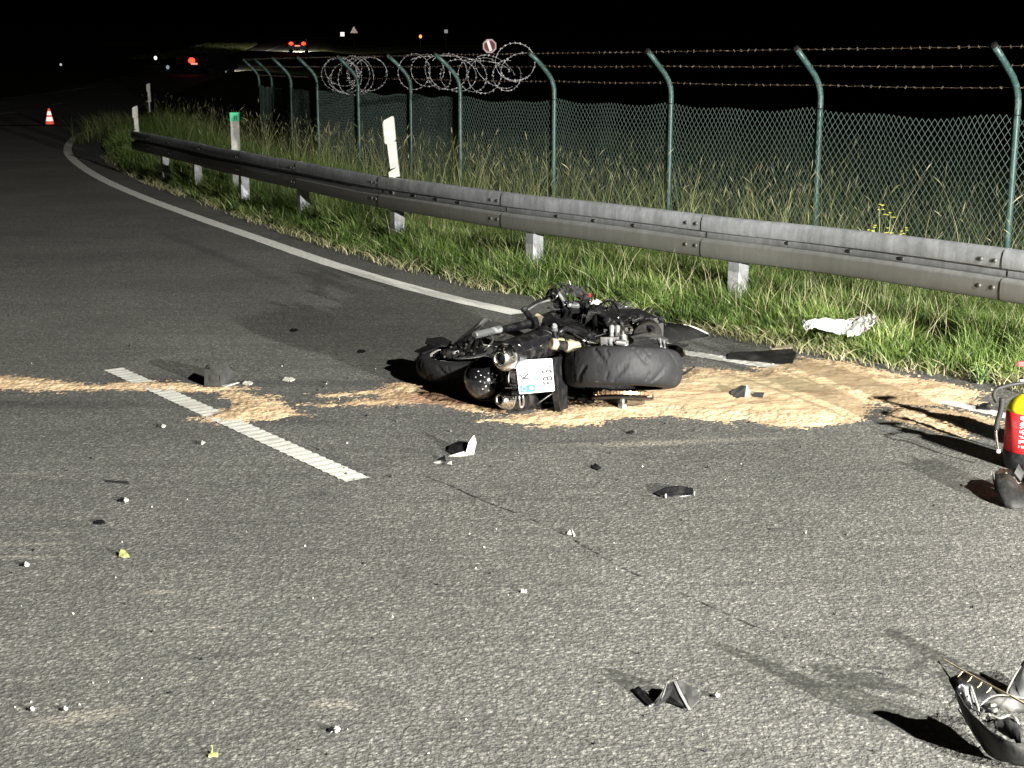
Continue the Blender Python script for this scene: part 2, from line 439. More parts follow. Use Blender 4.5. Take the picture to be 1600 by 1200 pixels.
EN = np.stack([ET[:, 1], -ET[:, 0]], 1)                      # to the right of the road edge
def near_edge(xy):
    """signed distance to the right of the asphalt edge"""
    xy = np.atleast_2d(xy); out = np.empty(len(xy)); C = EC[::2]; Nn = EN[::2]
    for i in range(0, len(xy), 20000):
        q = xy[i:i + 20000]
        d = ((q[:, None, :] - C[None]) ** 2).sum(2); k = d.argmin(1)
        out[i:i + 20000] = ((q - C[k]) * Nn[k]).sum(1)
    return out
TT = [-200, 0, .06, .25, 1.1, 1.6, 3, 5, 200]; TZ = [-.06, -.06, .012, .03, .03, -.02, -.28, -.5, -.5]
def gz(t, y): return np.interp(t, TT, TZ) + rise(y)
def ribbon(name, ts, s0, s1, step, zf, mat, kind='structure'):
    k = np.arange(int(s0 / .25), int(s1 / .25), max(1, int(step / .25)))
    k = k[k < len(EC)]
    ts = np.array(ts); V = []
    off = EN[k][:, None, :] * np.maximum(ts, 0)[None, :, None] + np.array([1.0, 0])[None, None] * np.minimum(ts, 0)[None, :, None]
    P = EC[k][:, None, :] + off
    Z = zf(np.broadcast_to(ts[None], P.shape[:2]), P[:, :, 1])
    V = np.concatenate([P, Z[:, :, None]], 2).reshape(-1, 3)
    m, n = len(k), len(ts)
    i, j = np.meshgrid(np.arange(m - 1), np.arange(n - 1), indexing='ij'); a = (i * n + j).ravel()
    L = np.stack([a, a + 1, a + n + 1, a + n], 1)[:, ::-1]
    o = np_mesh(name, V, L.ravel(), np.full(len(L), 4), mat, smooth=True)
    return tag(o, kind=kind)
tg = [-90, -60, -40, -25, -15, -9, -5, -2, -.5, -.1, 0, .06, .15, .3, .6, 1.1, 1.6, 2.2, 3, 4, 5, 7, 10, 15, 25, 45, 80, 130]
ribbon('ground', tg, 0, 420, 1, lambda t, y: gz(t, y), SOIL)
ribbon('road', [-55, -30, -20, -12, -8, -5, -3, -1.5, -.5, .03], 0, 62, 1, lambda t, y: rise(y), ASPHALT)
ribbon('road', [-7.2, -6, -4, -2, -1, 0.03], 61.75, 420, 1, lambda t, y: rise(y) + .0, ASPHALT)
# ------------------------------------------------------------------ painted lines
def line_strip(name, pts, w, z=.004, ribbed=False, step=.05, mat=PAINT, jag=.004, col=None):
    P = [Vector(p) for p in pts]; P = spline([Vector((p.x, p.y, 0)) for p in P], 16) if len(P) > 2 else P
    a = np.array([(p.x, p.y) for p in P]); s = np.concatenate([[0], np.cumsum(np.linalg.norm(np.diff(a, axis=0), axis=1))])
    q = np.arange(0, s[-1] + step / 2, step); c = np.stack([np.interp(q, s, a[:, 0]), np.interp(q, s, a[:, 1])], 1)
    t = np.gradient(c, axis=0); t /= np.linalg.norm(t, axis=1)[:, None]; n = np.stack([t[:, 1], -t[:, 0]], 1)
    m = len(q)
    if ribbed:      # thermoplastic with raised cross bars, a ragged edge and dips between the bars
        us = np.array([-1, -.8, -.4, 0, .4, .8, 1.0]); ph = 2 * np.pi * q / .07
        wv = 1 + .07 * np.sin(ph)[:, None] * (np.abs(us)[None] > .7)
        off = us[None] * w / 2 * wv + rng.normal(0, .0015, (m, len(us)))
        Z = z - .001 + .0016 * (np.sin(ph)[:, None] * .5 + .5) * (np.abs(us)[None] < .95) + rng.normal(0, .0006, (m, len(us)))
    else:
        us = np.array([-1, 0, 1.0]); off = us[None] * w / 2 + rng.normal(0, jag, (m, 3)) * (np.abs(us) > .5)[None]
        Z = np.full((m, 3), z)
    XY = c[:, None, :] + n[:, None, :] * off[:, :, None]
    Z = Z + rise(XY[:, :, 1]); V = np.concatenate([XY, Z[:, :, None]], 2).reshape(-1, 3); k = len(us)
    i, j = np.meshgrid(np.arange(m - 1), np.arange(k - 1), indexing='ij'); b = (i * k + j).ravel()
    L = np.stack([b, b + k, b + k + 1, b + 1], 1)
    return tag(np_mesh(name, V, L.ravel(), np.full(len(L), 4), mat), kind='structure')
edge_px = [(812, 490.5), (700, 465), (600, 438), (500, 407), (400, 372), (300, 337), (220, 307), (160, 280), (122, 256), (106, 238), (110, 222), (126, 209), (160, 196)]
e_pts = [G(2600, 1000)] if False else []
line_strip('road_edge_line', [G(*p) for p in edge_px], .175, jag=.003, step=.1, mat=PAINT_E)
line_strip('road_edge_line', [G(830, 495), G(900, 512), G(1000, 535), G(1060, 550), G(1110, 557.5), G(1180, 569), G(1240, 577)], .13, ribbed=True, step=.0117)
line_strip('road_edge_line', [G(1350, 608), G(1430, 618), G(1500, 634), G(1590, 655), G(1720, 690)], .10, ribbed=True, step=.0117)
line_strip('road_centre_dash', [G(177, 577), G(561, 751)], .118, ribbed=True, step=.0117)
far_l = [T(415, 80), T(432, 74), T(452, 67)]
line_strip('road_edge_line', far_l, .35, z=.02, step=1)
line_strip('road_edge_line', [T(2, 156), T(60, 148), T(150, 135)], .2, z=.02, step=1)
line_strip('road_centre_dash', [T(0, 178.5), T(28, 176)], .2, z=.02, step=.5)
line_strip('road_centre_dash', [T(80, 165), T(100, 161)], .2, z=.02, step=.5)
# longitudinal paving joint with crumbled edges
def seam(pts, w):
    P = spline([G(*p) for p in pts], 14); bm = bmesh.new(); prev = None
    D = []
    for a, b in zip(P, P[1:]):
        k = max(1, int((b - a).length / .012))
        D += [a.lerp(b, i / k) for i in range(k)]
    off = 0
    for i, p in enumerate(D):
        off = off * .9 + rnd.gauss(0, .0018)
        d = (D[min(i + 1, len(D) - 1)] - D[max(0, i - 1)]).normalized(); n = Vector((d.y, -d.x, 0))
        ww = w * (.35 + abs(rnd.gauss(0, .6)))
        gap = rnd.random() < .3
        c = p + n * off
        cur = [bm.verts.new((c.x - n.x * ww / 2, c.y - n.y * ww / 2, .0035)), bm.verts.new((c.x + n.x * ww / 2, c.y + n.y * ww / 2, .0035))]
        if prev and not gap: bm.faces.new((prev[0], prev[1], cur[1], cur[0]))
        prev = cur
    return tag(obj('road_seam', bm, simple('bitumen_crack', (.02, .02, .019), .8)), kind='structure')
seam([(655, 742), (700, 758), (760, 785), (820, 808), (885, 836), (940, 868), (1010, 905)], .0065)
seam([(1060, 925), (1150, 968), (1260, 1010), (1400, 1062)], .004)

# ------------------------------------------------------------------ spilled oil binder
def vnoise(X, Y, sc, seed):
    r = np.random.default_rng(seed); g = r.random((64, 64))
    x = X * sc; y = Y * sc; xi = np.floor(x).astype(int); yi = np.floor(y).astype(int); fx = x - xi; fy = y - yi
    fx = fx * fx * (3 - 2 * fx); fy = fy * fy * (3 - 2 * fy)
    q = lambda a, b: g[a % 64, b % 64]
    return (q(xi, yi) * (1 - fx) + q(xi + 1, yi) * fx) * (1 - fy) + (q(xi, yi + 1) * (1 - fx) + q(xi + 1, yi + 1) * fx) * fy
def poly_sd(X, Y, poly):
    P = np.array(poly); best = np.full(X.shape, 1e9); ins = np.zeros(X.shape, bool)
    for i in range(len(P)):
        a, b = P[i], P[(i + 1) % len(P)]; d = b - a
        t = np.clip(((X - a[0]) * d[0] + (Y - a[1]) * d[1]) / (d @ d + 1e-12), 0, 1)
        best = np.minimum(best, np.hypot(X - a[0] - t * d[0], Y - a[1] - t * d[1]))
        c = ((a[1] > Y) != (b[1] > Y)); xx = d[0] * (Y - a[1]) / (d[1] + 1e-12) + a[0]
        ins ^= c & (X < xx)
    return np.where(ins, best, -best)
def sand(label, polys, res=.009):
    gp = [[tuple(G(*p))[:2] for p in pl] for pl in polys]
    A = np.array([q for pl in gp for q in pl]); x0, y0 = A.min(0) - .12; x1, y1 = A.max(0) + .12
    xs = np.arange(x0, x1, res); ys = np.arange(y0, y1, res); X, Y = np.meshgrid(xs, ys, indexing='ij')
    wx = X + .10 * (vnoise(X, Y, 4, 1) - .5) + .05 * (vnoise(X, Y, 13, 2) - .5); wy = Y + .09 * (vnoise(X, Y, 5, 3) - .5) + .04 * (vnoise(X, Y, 17, 4) - .5)
    sd = np.max([poly_sd(wx, wy, pl) for pl in gp], 0)
    fine = .55 * vnoise(X, Y, 1 / .018, 5) + .55 * vnoise(X, Y, 1 / .045, 6) + rng.random(X.shape) * 1.0
    dens = sd * 4.5 + .34
    Z = .0035 + np.clip(dens - fine * .72, -.9, .6) * .010
    deep = np.clip(sd * 6, 0, 1)
    Z += deep * (.010 * vnoise(X, Y * 1.5, 5, 8) + .006 * vnoise(X, Y * 1.3, 17, 9) + .003 * vnoise(X, Y, 45, 10) + .0018 * rng.random(X.shape))
    m, n = X.shape; V = np.stack([X, Y, Z], 2).reshape(-1, 3)
    i, j = np.meshgrid(np.arange(m - 1), np.arange(n - 1), indexing='ij'); a = (i * n + j).ravel()
    L = np.stack([a, a + n, a + n + 1, a + 1], 1)
    keep = Z.reshape(-1)[L].max(1) > .0005; L = L[keep]
    u, inv = np.unique(L.ravel(), return_inverse=True)
    o = np_mesh('oil_binder', V[u], inv, np.full(len(L), 4), SAND, smooth=True)
    return tag(o, label, None, None, 'stuff')
sand('tan oil binder strewn across the white centre dash', [
    [(-120, 590), (0, 589), (60, 591), (150, 603), (200, 598), (270, 595), (330, 603), (400, 606), (350, 613), (300, 611), (235, 612), (185, 607), (100, 613), (0, 609), (-120, 606)],
    [(345, 612), (400, 613), (440, 626), (475, 648), (440, 652), (395, 654), (350, 658), (300, 655), (320, 646), (360, 640), (375, 628)]])
sand('tan oil binder in thin tongues left of the fallen motorcycle', [
    [(490, 614), (590, 611), (600, 599), (650, 601), (700, 615), (760, 632), (800, 645), (760, 646), (690, 636), (640, 630), (590, 618), (500, 618)],
    [(460, 631), (520, 628), (590, 624), (640, 622), (700, 634), (640, 632), (560, 633)]])
sand('broad tan sheet of oil binder spread right of and under the fallen motorcycle', [
    [(760, 658), (800, 654), (840, 640), (900, 625), (1000, 600), (1060, 580), (1080, 574), (1180, 582), (1215, 566), (1250, 560), (1330, 566), (1400, 584), (1480, 599), (1535, 613), (1520, 632), (1450, 634), (1380, 628),
     (1360, 640), (1345, 655), (1290, 672), (1230, 668), (1170, 658), (1120, 661), (1060, 652), (950, 654), (930, 660), (880, 666), (820, 670), (835, 664), (800, 663)],
    [(1400, 640), (1480, 655), (1500, 668), (1520, 682), (1470, 676), (1430, 662), (1390, 652)],
    [(1370, 628), (1470, 640), (1560, 655), (1570, 665), (1470, 652), (1400, 640)]])

# ------------------------------------------------------------------ grass
def blades(name, mat, base, h, w, lean, tint, label, head=0.0, kind='stuff', lean_dir=None):
    n = len(base); ang = rng.random(n) * 2 * np.pi if lean_dir is None else lean_dir + rng.normal(0, .8, n)
    ld = np.stack([np.cos(ang), np.sin(ang), np.zeros(n)], 1)
    wa = rng.random(n) * np.pi; wd = np.stack([np.cos(wa), np.sin(wa), np.zeros(n)], 1)
    lv = np.array([0, .33, .68, 1.0]); ws = np.array([1, .9, .62, 0])
    rows = []
    for t, s in zip(lv, ws):
        c = base + np.outer(h * t * (1 - .25 * lean * t), [0, 0, 1]) + ld * (lean * h * t ** 1.8)[:, None]
        if s > 0: rows += [c - wd * (w * s / 2)[:, None], c + wd * (w * s / 2)[:, None]]
        else: rows += [c]
    V = np.stack(rows, 1)                                   # n,7,3
    b = np.arange(n)[:, None] * 7
    L = np.concatenate([b + [0, 1, 3, 2], b + [2, 3, 5, 4], b + [4, 5, 6]], 1)
    tot = np.tile([4, 4, 3], n); V = V.reshape(-1, 3); loops = L.ravel(); A = np.repeat(tint, 7)
    if head > 0:                                            # seed heads: two crossed spindles at the tips of some stalks
        k = np.where(rng.random(n) < head)[0]; tip = rows[-1][k]; d = tip - rows[4][k]; d /= np.linalg.norm(d, axis=1)[:, None]
        hl = rng.uniform(.07, .19, len(k)); hw = rng.uniform(.0016, .0042, len(k)); off = len(V)
        s1 = np.cross(d, [0, 0, 1.0]); s1 /= np.linalg.norm(s1, axis=1)[:, None] + 1e-9; s2 = np.cross(d, s1)
        p0 = tip - d * (hl * .35)[:, None]; p1 = tip + d * (hl * .65)[:, None] - np.outer(hl * .15, [0, 0, 1]); pm = (p0 + p1) / 2 + np.outer(hl * .04, [0, 0, 1])
        H = np.stack([p0, pm + s1 * hw[:, None], p1, pm - s1 * hw[:, None], p0, pm + s2 * hw[:, None], p1, pm - s2 * hw[:, None]], 1).reshape(-1, 3)
        hb = off + np.arange(len(k))[:, None] * 8
        V = np.concatenate([V, H]); loops = np.concatenate([loops, (hb + np.arange(8)).ravel()]); tot = np.concatenate([tot, np.full(2 * len(k), 4)])
        A = np.concatenate([A, np.repeat(np.clip(tint[k] + .25, 0, 1), 8)])
    return tag(np_mesh(name, V, loops, tot, mat, attr=A), label, None, None, kind)
def scatter(dens, t0, t1, s0, s1, falloff=9.0):
    """points on the verge: density per square metre thins with distance from the camera"""
    n = int(dens * (t1 - t0) * (s1 - s0) * 1.0)
    s = rng.uniform(s0, s1, n); t = rng.uniform(t0, t1, n); k = (s / .25).astype(int); k = np.clip(k, 0, len(EC) - 1)
    f = (s / .25 - k)[:, None]; xy = EC[k] + ET[k] * f * .25 + EN[k] * t[:, None]
    d = np.hypot(xy[:, 0], xy[:, 1]); keep = rng.random(n) < np.clip(falloff / d, 0, 1) ** 1.6
    # only what the frame or a step aside of it can see
    u = xy[:, 0] / np.maximum(xy[:, 1], .1); keep &= (u > -.5) & (u < .47) & (xy[:, 1] > 4)
    xy = xy[keep]; t = t[keep]; d = d[keep]
    return xy, t, d
def patchy(xy, sc, seed): return vnoise(xy[:, 0] + 50, xy[:, 1] + 50, sc, seed)
# short lush verge between the asphalt and the guardrail
xy, t, d = scatter(9000, -.1, 1.35, 8, 60)
edge = .10 * (patchy(xy, 2.2, 21) - .5) * 2 + .05 * (patchy(xy, 9, 22) - .5)
k = (t > edge) & (rng.random(len(t)) < .35 + 1.1 * patchy(xy, 6, 26)); xy, t, d = xy[k], t[k], d[k]
pn = patchy(xy, 3.0, 23); pf = patchy(xy, 9, 24)
h = (.04 + .20 * np.clip((t + .05) / .45, 0, 1) + .16 * np.clip(t - .5, 0, 1)) * (.5 + .9 * pn) * rng.uniform(.5, 1.35, len(t)) * (.8 + .4 * pf) * (1 + .9 * np.clip((d - 11) / 7, 0, 1) * np.clip(t, 0, 1))
h = np.minimum(h, rng.uniform(.3, .44, len(h)))
tint = np.clip(-.05 + .75 * patchy(xy, 1.8, 25) * .7 + .42 * rng.random(len(t)) ** 2 + .3 * (pf - .5), 0, 1); tint[rng.random(len(t)) < .04] = 1
blades('grass', GREEN, np.column_stack([xy, gz(t, xy[:, 1]) - .01]), h, rng.uniform(.003, .0075, len(t)) * (1 + d / 25), rng.uniform(.1, .95, len(t)), tint, 'short lush green grass verge between the road shoulder and the guardrail')
# matted dead grass along the crumbled asphalt edge
xy, t, d = scatter(1700, -.12, .32, 8, 45)
k = rng.random(len(t)) < 1.8 * patchy(xy, 2.5, 27) - .5; xy, t, d = xy[k], t[k], d[k]
blades('dead_grass', DRY, np.column_stack([xy, np.maximum(gz(t, xy[:, 1]), 0) + .002]), rng.uniform(.05, .15, len(t)), rng.uniform(.003, .006, len(t)) * (1 + d / 25), rng.uniform(.7, 1.6, len(t)), .45 + .5 * rng.random(len(t)), 'matted dead grass lying along the crumbled asphalt edge')
# long pale blades standing here and there out of the verge
xy, t, d = scatter(150, .3, 1.4, 8, 40)
blades('dead_grass', DRY, np.column_stack([xy, gz(t, xy[:, 1])]), rng.uniform(.25, .55, len(t)), rng.uniform(.003, .005, len(t)), rng.uniform(.1, .8, len(t)), .7 + .3 * rng.random(len(t)), 'long pale blades standing out of the green verge')
# rough taller grass under and just behind the guardrail
xy, t, d = scatter(3400, .75, 3.0, 8, 60)
pn = patchy(xy, 2.4, 31)
h = rng.uniform(.12, .44, len(t)) * (.6 + .75 * pn) * np.clip(.55 + .45 * (t - .75) / .6, .5, 1.15) * (1 + .35 * np.clip((d - 13) / 6, 0, 1))
tint = np.clip(.05 + .6 * rng.random(len(t)) ** 1.5 + .25 * pn, 0, 1)
blades('grass', DRY if False else GREEN, np.column_stack([xy, gz(t, xy[:, 1]) - .01]), h, rng.uniform(.003, .007, len(t)) * (1 + d / 30), rng.uniform(.15, .8, len(t)), tint * .7, 'rough taller grass under and just behind the guardrail')  # tint scaled down: browner grass, with the rail's shade painted in
# meadow behind the guardrail
xy, t, d = scatter(1500, 1.6, 5.6, 8, 60)
h = rng.uniform(.2, .5, len(t)) * (.6 + .8 * patchy(xy, 1.6, 41))
blades('grass', DRY, np.column_stack([xy, gz(t, xy[:, 1]) - .01]), h, rng.uniform(.003, .006, len(t)) * (1 + d / 30), rng.uniform(.1, .7, len(t)), np.clip(rng.random(len(t)) ** 2 * .5, 0, 1), 'knee-high mixed grass between the guardrail and the mesh fence')
# pale seeding stalks standing above the rail
xy, t, d = scatter(15, 1.5, 5.4, 8, 60, 14)
k = patchy(xy, 1.1, 42) > .38; xy, t, d = xy[k], t[k], d[k]
h = rng.uniform(.62, 1.28, len(t)); h *= np.where(rng.random(len(t)) < .25, 1.12, 1)
blades('dry_grass_stalks', DRY, np.column_stack([xy, gz(t, xy[:, 1]) - .01]), h, rng.uniform(.0035, .006, len(t)), rng.uniform(.05, .62, len(t)), np.clip(.3 + .6 * rng.random(len(t)) ** 1.3, 0, 1), 'pale seeding grass stalks rising above the guardrail', head=.8)
# dense dry stalks on the inside of the bend, far left
xy, t, d = scatter(26, 1.3, 4.6, 24, 58, 20)
h = rng.uniform(.6, 1.2, len(t))
blades('dry_grass_stalks', DRY, np.column_stack([xy, gz(t, xy[:, 1]) - .01]), h, rng.uniform(.006, .010, len(t)), rng.uniform(.1, .45, len(t)), np.clip(.15 + .45 * rng.random(len(t)), 0, 1), 'dense dry grass stalks behind the far end of the guardrail', head=.8)
# tangled dry brush where the guardrail runs out
n_ = 1500; c0_ = G(186, 214); bxy = np.array([c0_.x, c0_.y]) + rng.normal(0, 1, (n_, 2)) * [.24, 1.3]
blades('dry_brush', DRY, np.column_stack([bxy, rise(bxy[:, 1]) + 0.0]), rng.uniform(.2, .85, n_), rng.uniform(.006, .014, n_), rng.uniform(.3, 1.0, n_), .05 + .35 * rng.random(n_), 'tangled dry brush where the guardrail runs out at the bend', lean_dir=2.2)
# field beyond the fence
xy, t, d = scatter(170, 5.5, 22, 8, 60, 12)
h = rng.uniform(.2, .55, len(t))
blades('grass', MEADOW, np.column_stack([xy, gz(t, xy[:, 1]) - .01]), h, rng.uniform(.006, .014, len(t)) * (1 + d / 40), rng.uniform(.1, .7, len(t)), rng.random(len(t)), 'dark field grass beyond the mesh fence')
# stray blades leaning over the asphalt in the foreground of the verge and roadside grass by the far car
far_s = rng.uniform(150, 195, 5000); far_t = -rng.uniform(7.5, 14, 5000); k = (far_s / .25).astype(int)
fxy = EC[k] + EN[k] * far_t[:, None]
blades('grass', MEADOW, np.column_stack([fxy, rise(fxy[:, 1]) - .06]), rng.uniform(.2, .45, 5000), rng.uniform(.03, .07, 5000), rng.uniform(.1, .6, 5000), .5 + .5 * rng.random(5000), 'roadside grass lit by the headlights of the distant car')

# ------------------------------------------------------------------ guardrail
RAIL = [(7.3, 1.6), (4.6, 5.95), (2.985, 8.30), (2.09, 9.63), (1.40, 10.45), (0, 12.18), (-1.266, 14.17), (-3.1, 17.6), (-4.6, 20.7), (-6.17, 23.9), (-7.6, 27.4), (-9.2, 32)]
RC, RS = catmull_np(RAIL, .05)
RT = np.gradient(RC, axis=0); RT /= np.linalg.norm(RT, axis=1)[:, None]; RN = np.stack([-RT[:, 1], RT[:, 0]], 1)   # towards the road
def rail_s(px, z=.75, ylim=99):      # arc length where the rail passes the column px of the photograph
    u = (px - 800) / FOC; v = RC[:, 0] / (RC[:, 1] * CP + (CAMH - z) * SP)
    return RS[np.abs(v - u).argmin()]
def rail_at(s):
    i = min(max(int(round(s / .05)), 0), len(RC) - 1); return Vector((*RC[i], 0)), Vector((*RT[i], 0)), Vector((*RN[i], 0))
PROF = [(.0, .748), (.04, .753), (.060, .748), (.071, .735), (.080, .70), (.080, .655), (.075, .641), (.020, .634), (.016, .630), (.016, .590), (.020, .584), (.064, .576), (.079, .560), (.082, .52), (.079, .47), (.068, .45), (.045, .442), (.02, .440), (.0, .444)]
rail = empty('guardrail', rail_at(rail_s(1137))[0], 'long galvanised steel guardrail curving along the grass verge in front of the mesh fence', 'guardrail')
joints = [rail_s(p) for p in (1582, 1103, 792, 598, 470, 380, 320, 272, 238)]
js = sorted([joints[0] - 2.6, joints[0] - 5.2, 0.3] + joints + [joints[-1] + 1.6])
bolt_me = None
def bolt_mesh():
    bm = bmesh.new(); lathe(bm, (0, 0, 0), (0, 1, 0), [(0, .014), (.004, .014), (.0085, .009), (.010, .003)], 10)
    me = bpy.data.meshes.new('bolt'); bm.to_mesh(me); bm.free(); me.materials.append(BOLT); return me
bolt_me = bolt_mesh()
def add_bolt(p, n, parent):
    o = bpy.data.objects.new('bolt', bolt_me); COL.objects.link(o); o.parent = parent
    o.location = p - parent_world(parent); o.rotation_euler = (0, 0, math.atan2(-n.x, n.y)); return o
for a, b in zip(js, js[1:]):
    bm = bmesh.new(); rings = []
    q = np.linspace(a - .02, b, 24)
    for si, s in enumerate(q):
        p, tt, nn = rail_at(s)
        f = s < a + .02                                     # lapped over the neighbour: the near end lies proud
        up = .006 * (s - a) / (b - a)
        sag = .005 * math.sin(s * 1.1) + .003 * math.sin(s * 2.3)
        rings.append([p + nn * (o_ + up - .025) + Vector((0, 0, z + sag)) for o_, z in PROF])
    sheet(bm, rings, .004)
    beam = obj('rail_beam', bm, GALV, rail, smooth=True); beam.data.set_sharp_from_angle(angle=math.radians(38))
    me = beam.data
    near = rail_at(a)[0].y < 24
    if near:
        for ds in (.03, .14):
            for o_, z in ((.081, .682), (.081, .522)):
                p, tt, nn = rail_at(a + ds); add_bolt(p + nn * (o_ - .0205) + Vector((0, 0, z)), nn, beam)
        for fr in (.32, .5, .7):
            p, tt, nn = rail_at(a + (b - a) * fr); add_bolt(p + nn * .0015 + Vector((0, 0, .606)), nn, beam)
def rail_post(s):
    p, tt, nn = rail_at(s); c = p - nn * .075
    bm = bmesh.new()
    out = [(-.05, -.055), (-.05, .055), (.05, .055), (.05, .03), (.045, .03), (.045, .05), (-.045, .05), (-.045, -.05), (.045, -.05), (.045, -.03), (.05, -.03), (.05, -.055)]
    R = [[c + tt * x + nn * y + Vector((0, 0, z)) for x, y in out] for z in (-.3, .1, .4, .72)]
    loft(bm, R)
    post = obj('rail_post', bm, POSTW, rail)
    b2 = bmesh.new(); M = Matrix((tuple(tt), tuple(nn), (0, 0, 1))).transposed()
    box(b2, p - nn * .022 + Vector((0, 0, .6)), (.09, .03, .12), M); obj('spacer', b2, GALV, post)
for px in (1700, 1141, 822, 611, 464, 372, 300, 250): rail_post(rail_s(px, .45) if px < 1650 else joints[0] - 1.3)
rail_post(joints[0] - 3.9)

# ------------------------------------------------------------------ delineator posts
def delineator(foot, up, face, size, label, kind=0):
    """foot: world point; up: direction; face: horizontal direction it faces"""
    up = Vector(up).normalized(); f = Vector(face).normalized(); r = f.cross(up).normalized() * -1; f = up.cross(r) * -1
    t = empty('delineator_post', foot, label, 'delineator post')
    def P(x, y, z): return Vector(foot) + (r * x + f * y + up * z) * size
    bm = bmesh.new()   # slanted head
    out = [(-.06, .34), (-.06, .545), (-.045, .575), (.05, .615), (.06, .60), (.06, .375), (.01, .325)]
    loft(bm, [[P(x, y, z) for x, z in out] for y in (-.03, .03)]); bmesh.ops.bevel(bm, geom=bm.edges[:], offset=.006 * size, segments=2, affect='EDGES')
    obj('post_head', bm, WHITEP, t)
    bm = bmesh.new(); out = [(-.025, .08), (-.035, .345), (.06, .355), (.06, .10)]
    loft(bm, [[P(x, y, z) for x, z in out] for y in (-.024, .024)]); obj('post_body', bm, WHITEP, t)
    bm = bmesh.new(); out = [(-.045, .0), (-.045, .05), (.03, .09), (.065, .125), (.065, .0)]
    loft(bm, [[P(x, y, z) for x, z in out] for y in (-.032, .032)]); obj('post_foot', bm, WHITEP, t)
    bm = bmesh.new()
    for a, b in (((-.022, .12), (-.03, .31)), ((-.03, .31), (.045, .33)), ((.045, .33), (.05, .14)), ((.05, .14), (-.022, .12))):
        tube(bm, [P(a[0], -.03, a[1]), P(b[0], -.03, b[1])], .0035 * size, 6)
    obj('reflector_frame', bm, BLACKP, t)
    bm = bmesh.new(); out = [(-.015, .135), (-.022, .30), (.04, .315), (.043, .15)]
    loft(bm, [[P(x, y, z) for x, z in out] for y in (-.028, -.024)]); obj('reflector', bm, REFL, t)
    if kind == 0:
        bm = bmesh.new()
        for x in (-.0, .035): lathe(bm, P(x, -.032, .05), f * -1, [(0, .008 * size), (.004, .006 * size)], 8)
        obj('screw', bm, BOLT, t)
    bm = bmesh.new(); tube(bm, [P(0, 0, 0), P(0, .0, -.34)], .03 * size, 10); obj('bracket', bm, GALV, t)
    return t
s = rail_s(612); p, tt, nn = rail_at(s); foot = p + nn * .02 + Vector((0, 0, .755))
fw = W(615, 274, foot.y); foot.x = fw.x
delineator(foot, (-.075, 0, 1), (0, -1, 0), .95, 'battered white delineator post standing on the guardrail, its head slanted and reflector framed in black')
fp = W(213, 208, 24.1 + .2); delineator(fp, (.0, 0, 1), (0, -1, 0), .74, 'white delineator post at the dark far end of the guardrail beside dry grass', 1)
fp = G(234, 166); fp.z = .35; fp = W(233, 159, 38); delineator(fp, (0, 0, 1), (0, -1, 0), .78, 'farther small white delineator post standing alone just above the bend', 1)

# kilometre marker with green cap behind the rail
Yk = 19.6; t = empty('kilometre_marker', W(368, 300, Yk), 'white kilometre marker post with a green cap and black characters behind the guardrail', 'marker post')
c0, c1 = W(366.5, 176, Yk), W(371.5, 300, Yk); ax = (c0 - c1).normalized(); L = (c0 - c1).length
def km(x, y, z): return c1 + Vector((1, 0, 0)) * x + Vector((0, 1, 0)) * y + ax * z
bm = bmesh.new(); bbox(bm, c1.lerp(c0, .5) - ax * .05 , (.115, .05, L - .1), basis((0, 0, 0), (1, 0, 0), (0, 1, 0)).to_3x3(), .006)
for v in bm.verts: v.co.x += (v.co.z - c1.z) * (ax.x / ax.z) - (c0.x - c1.x) * .5
obj('marker_body', bm, WHITEP, t)
bm = bmesh.new(); box(bm, km(0, 0, L - .055), (.122, .056, .115)); obj('marker_cap', bm, GREENR, t)
def strokes(name, segs, org, sx, sy, w, mat, par):
    bm = bmesh.new()
    for (x0, y0, x1, y1) in segs:
        a = km(org[0] + x0 * sx, -.031, org[1] + y0 * sy); b = km(org[0] + x1 * sx, -.031, org[1] + y1 * sy); tube(bm, [a, b], w, 4)
    return obj(name, bm, mat, par)
strokes('marker_character', [(0, 1, 1, 1), (0, 1, 0, .1), (0, 0, .7, 0), (.5, .6, .5, 1)], (-.035, L - .26), .055, .075, .0035, GREYINK, t)
strokes('marker_character', [(0, 1, 1, 1), (0, 1, 0, 0), (0, 0, 1, 0), (.5, .2, .5, .8), (.5, .5, .85, .5), (.5, .2, .85, .2)], (-.03, L - .37), .06, .085, .0035, GREYINK, t)
strokes('marker_character', [(0, 0, 0, 1), (0, .9, .7, .5), (.7, 1, .7, 0)], (-.0, L - .1), .04, .06, .0045, simple('dark_green_print', (.01, .12, .06), .5), t)

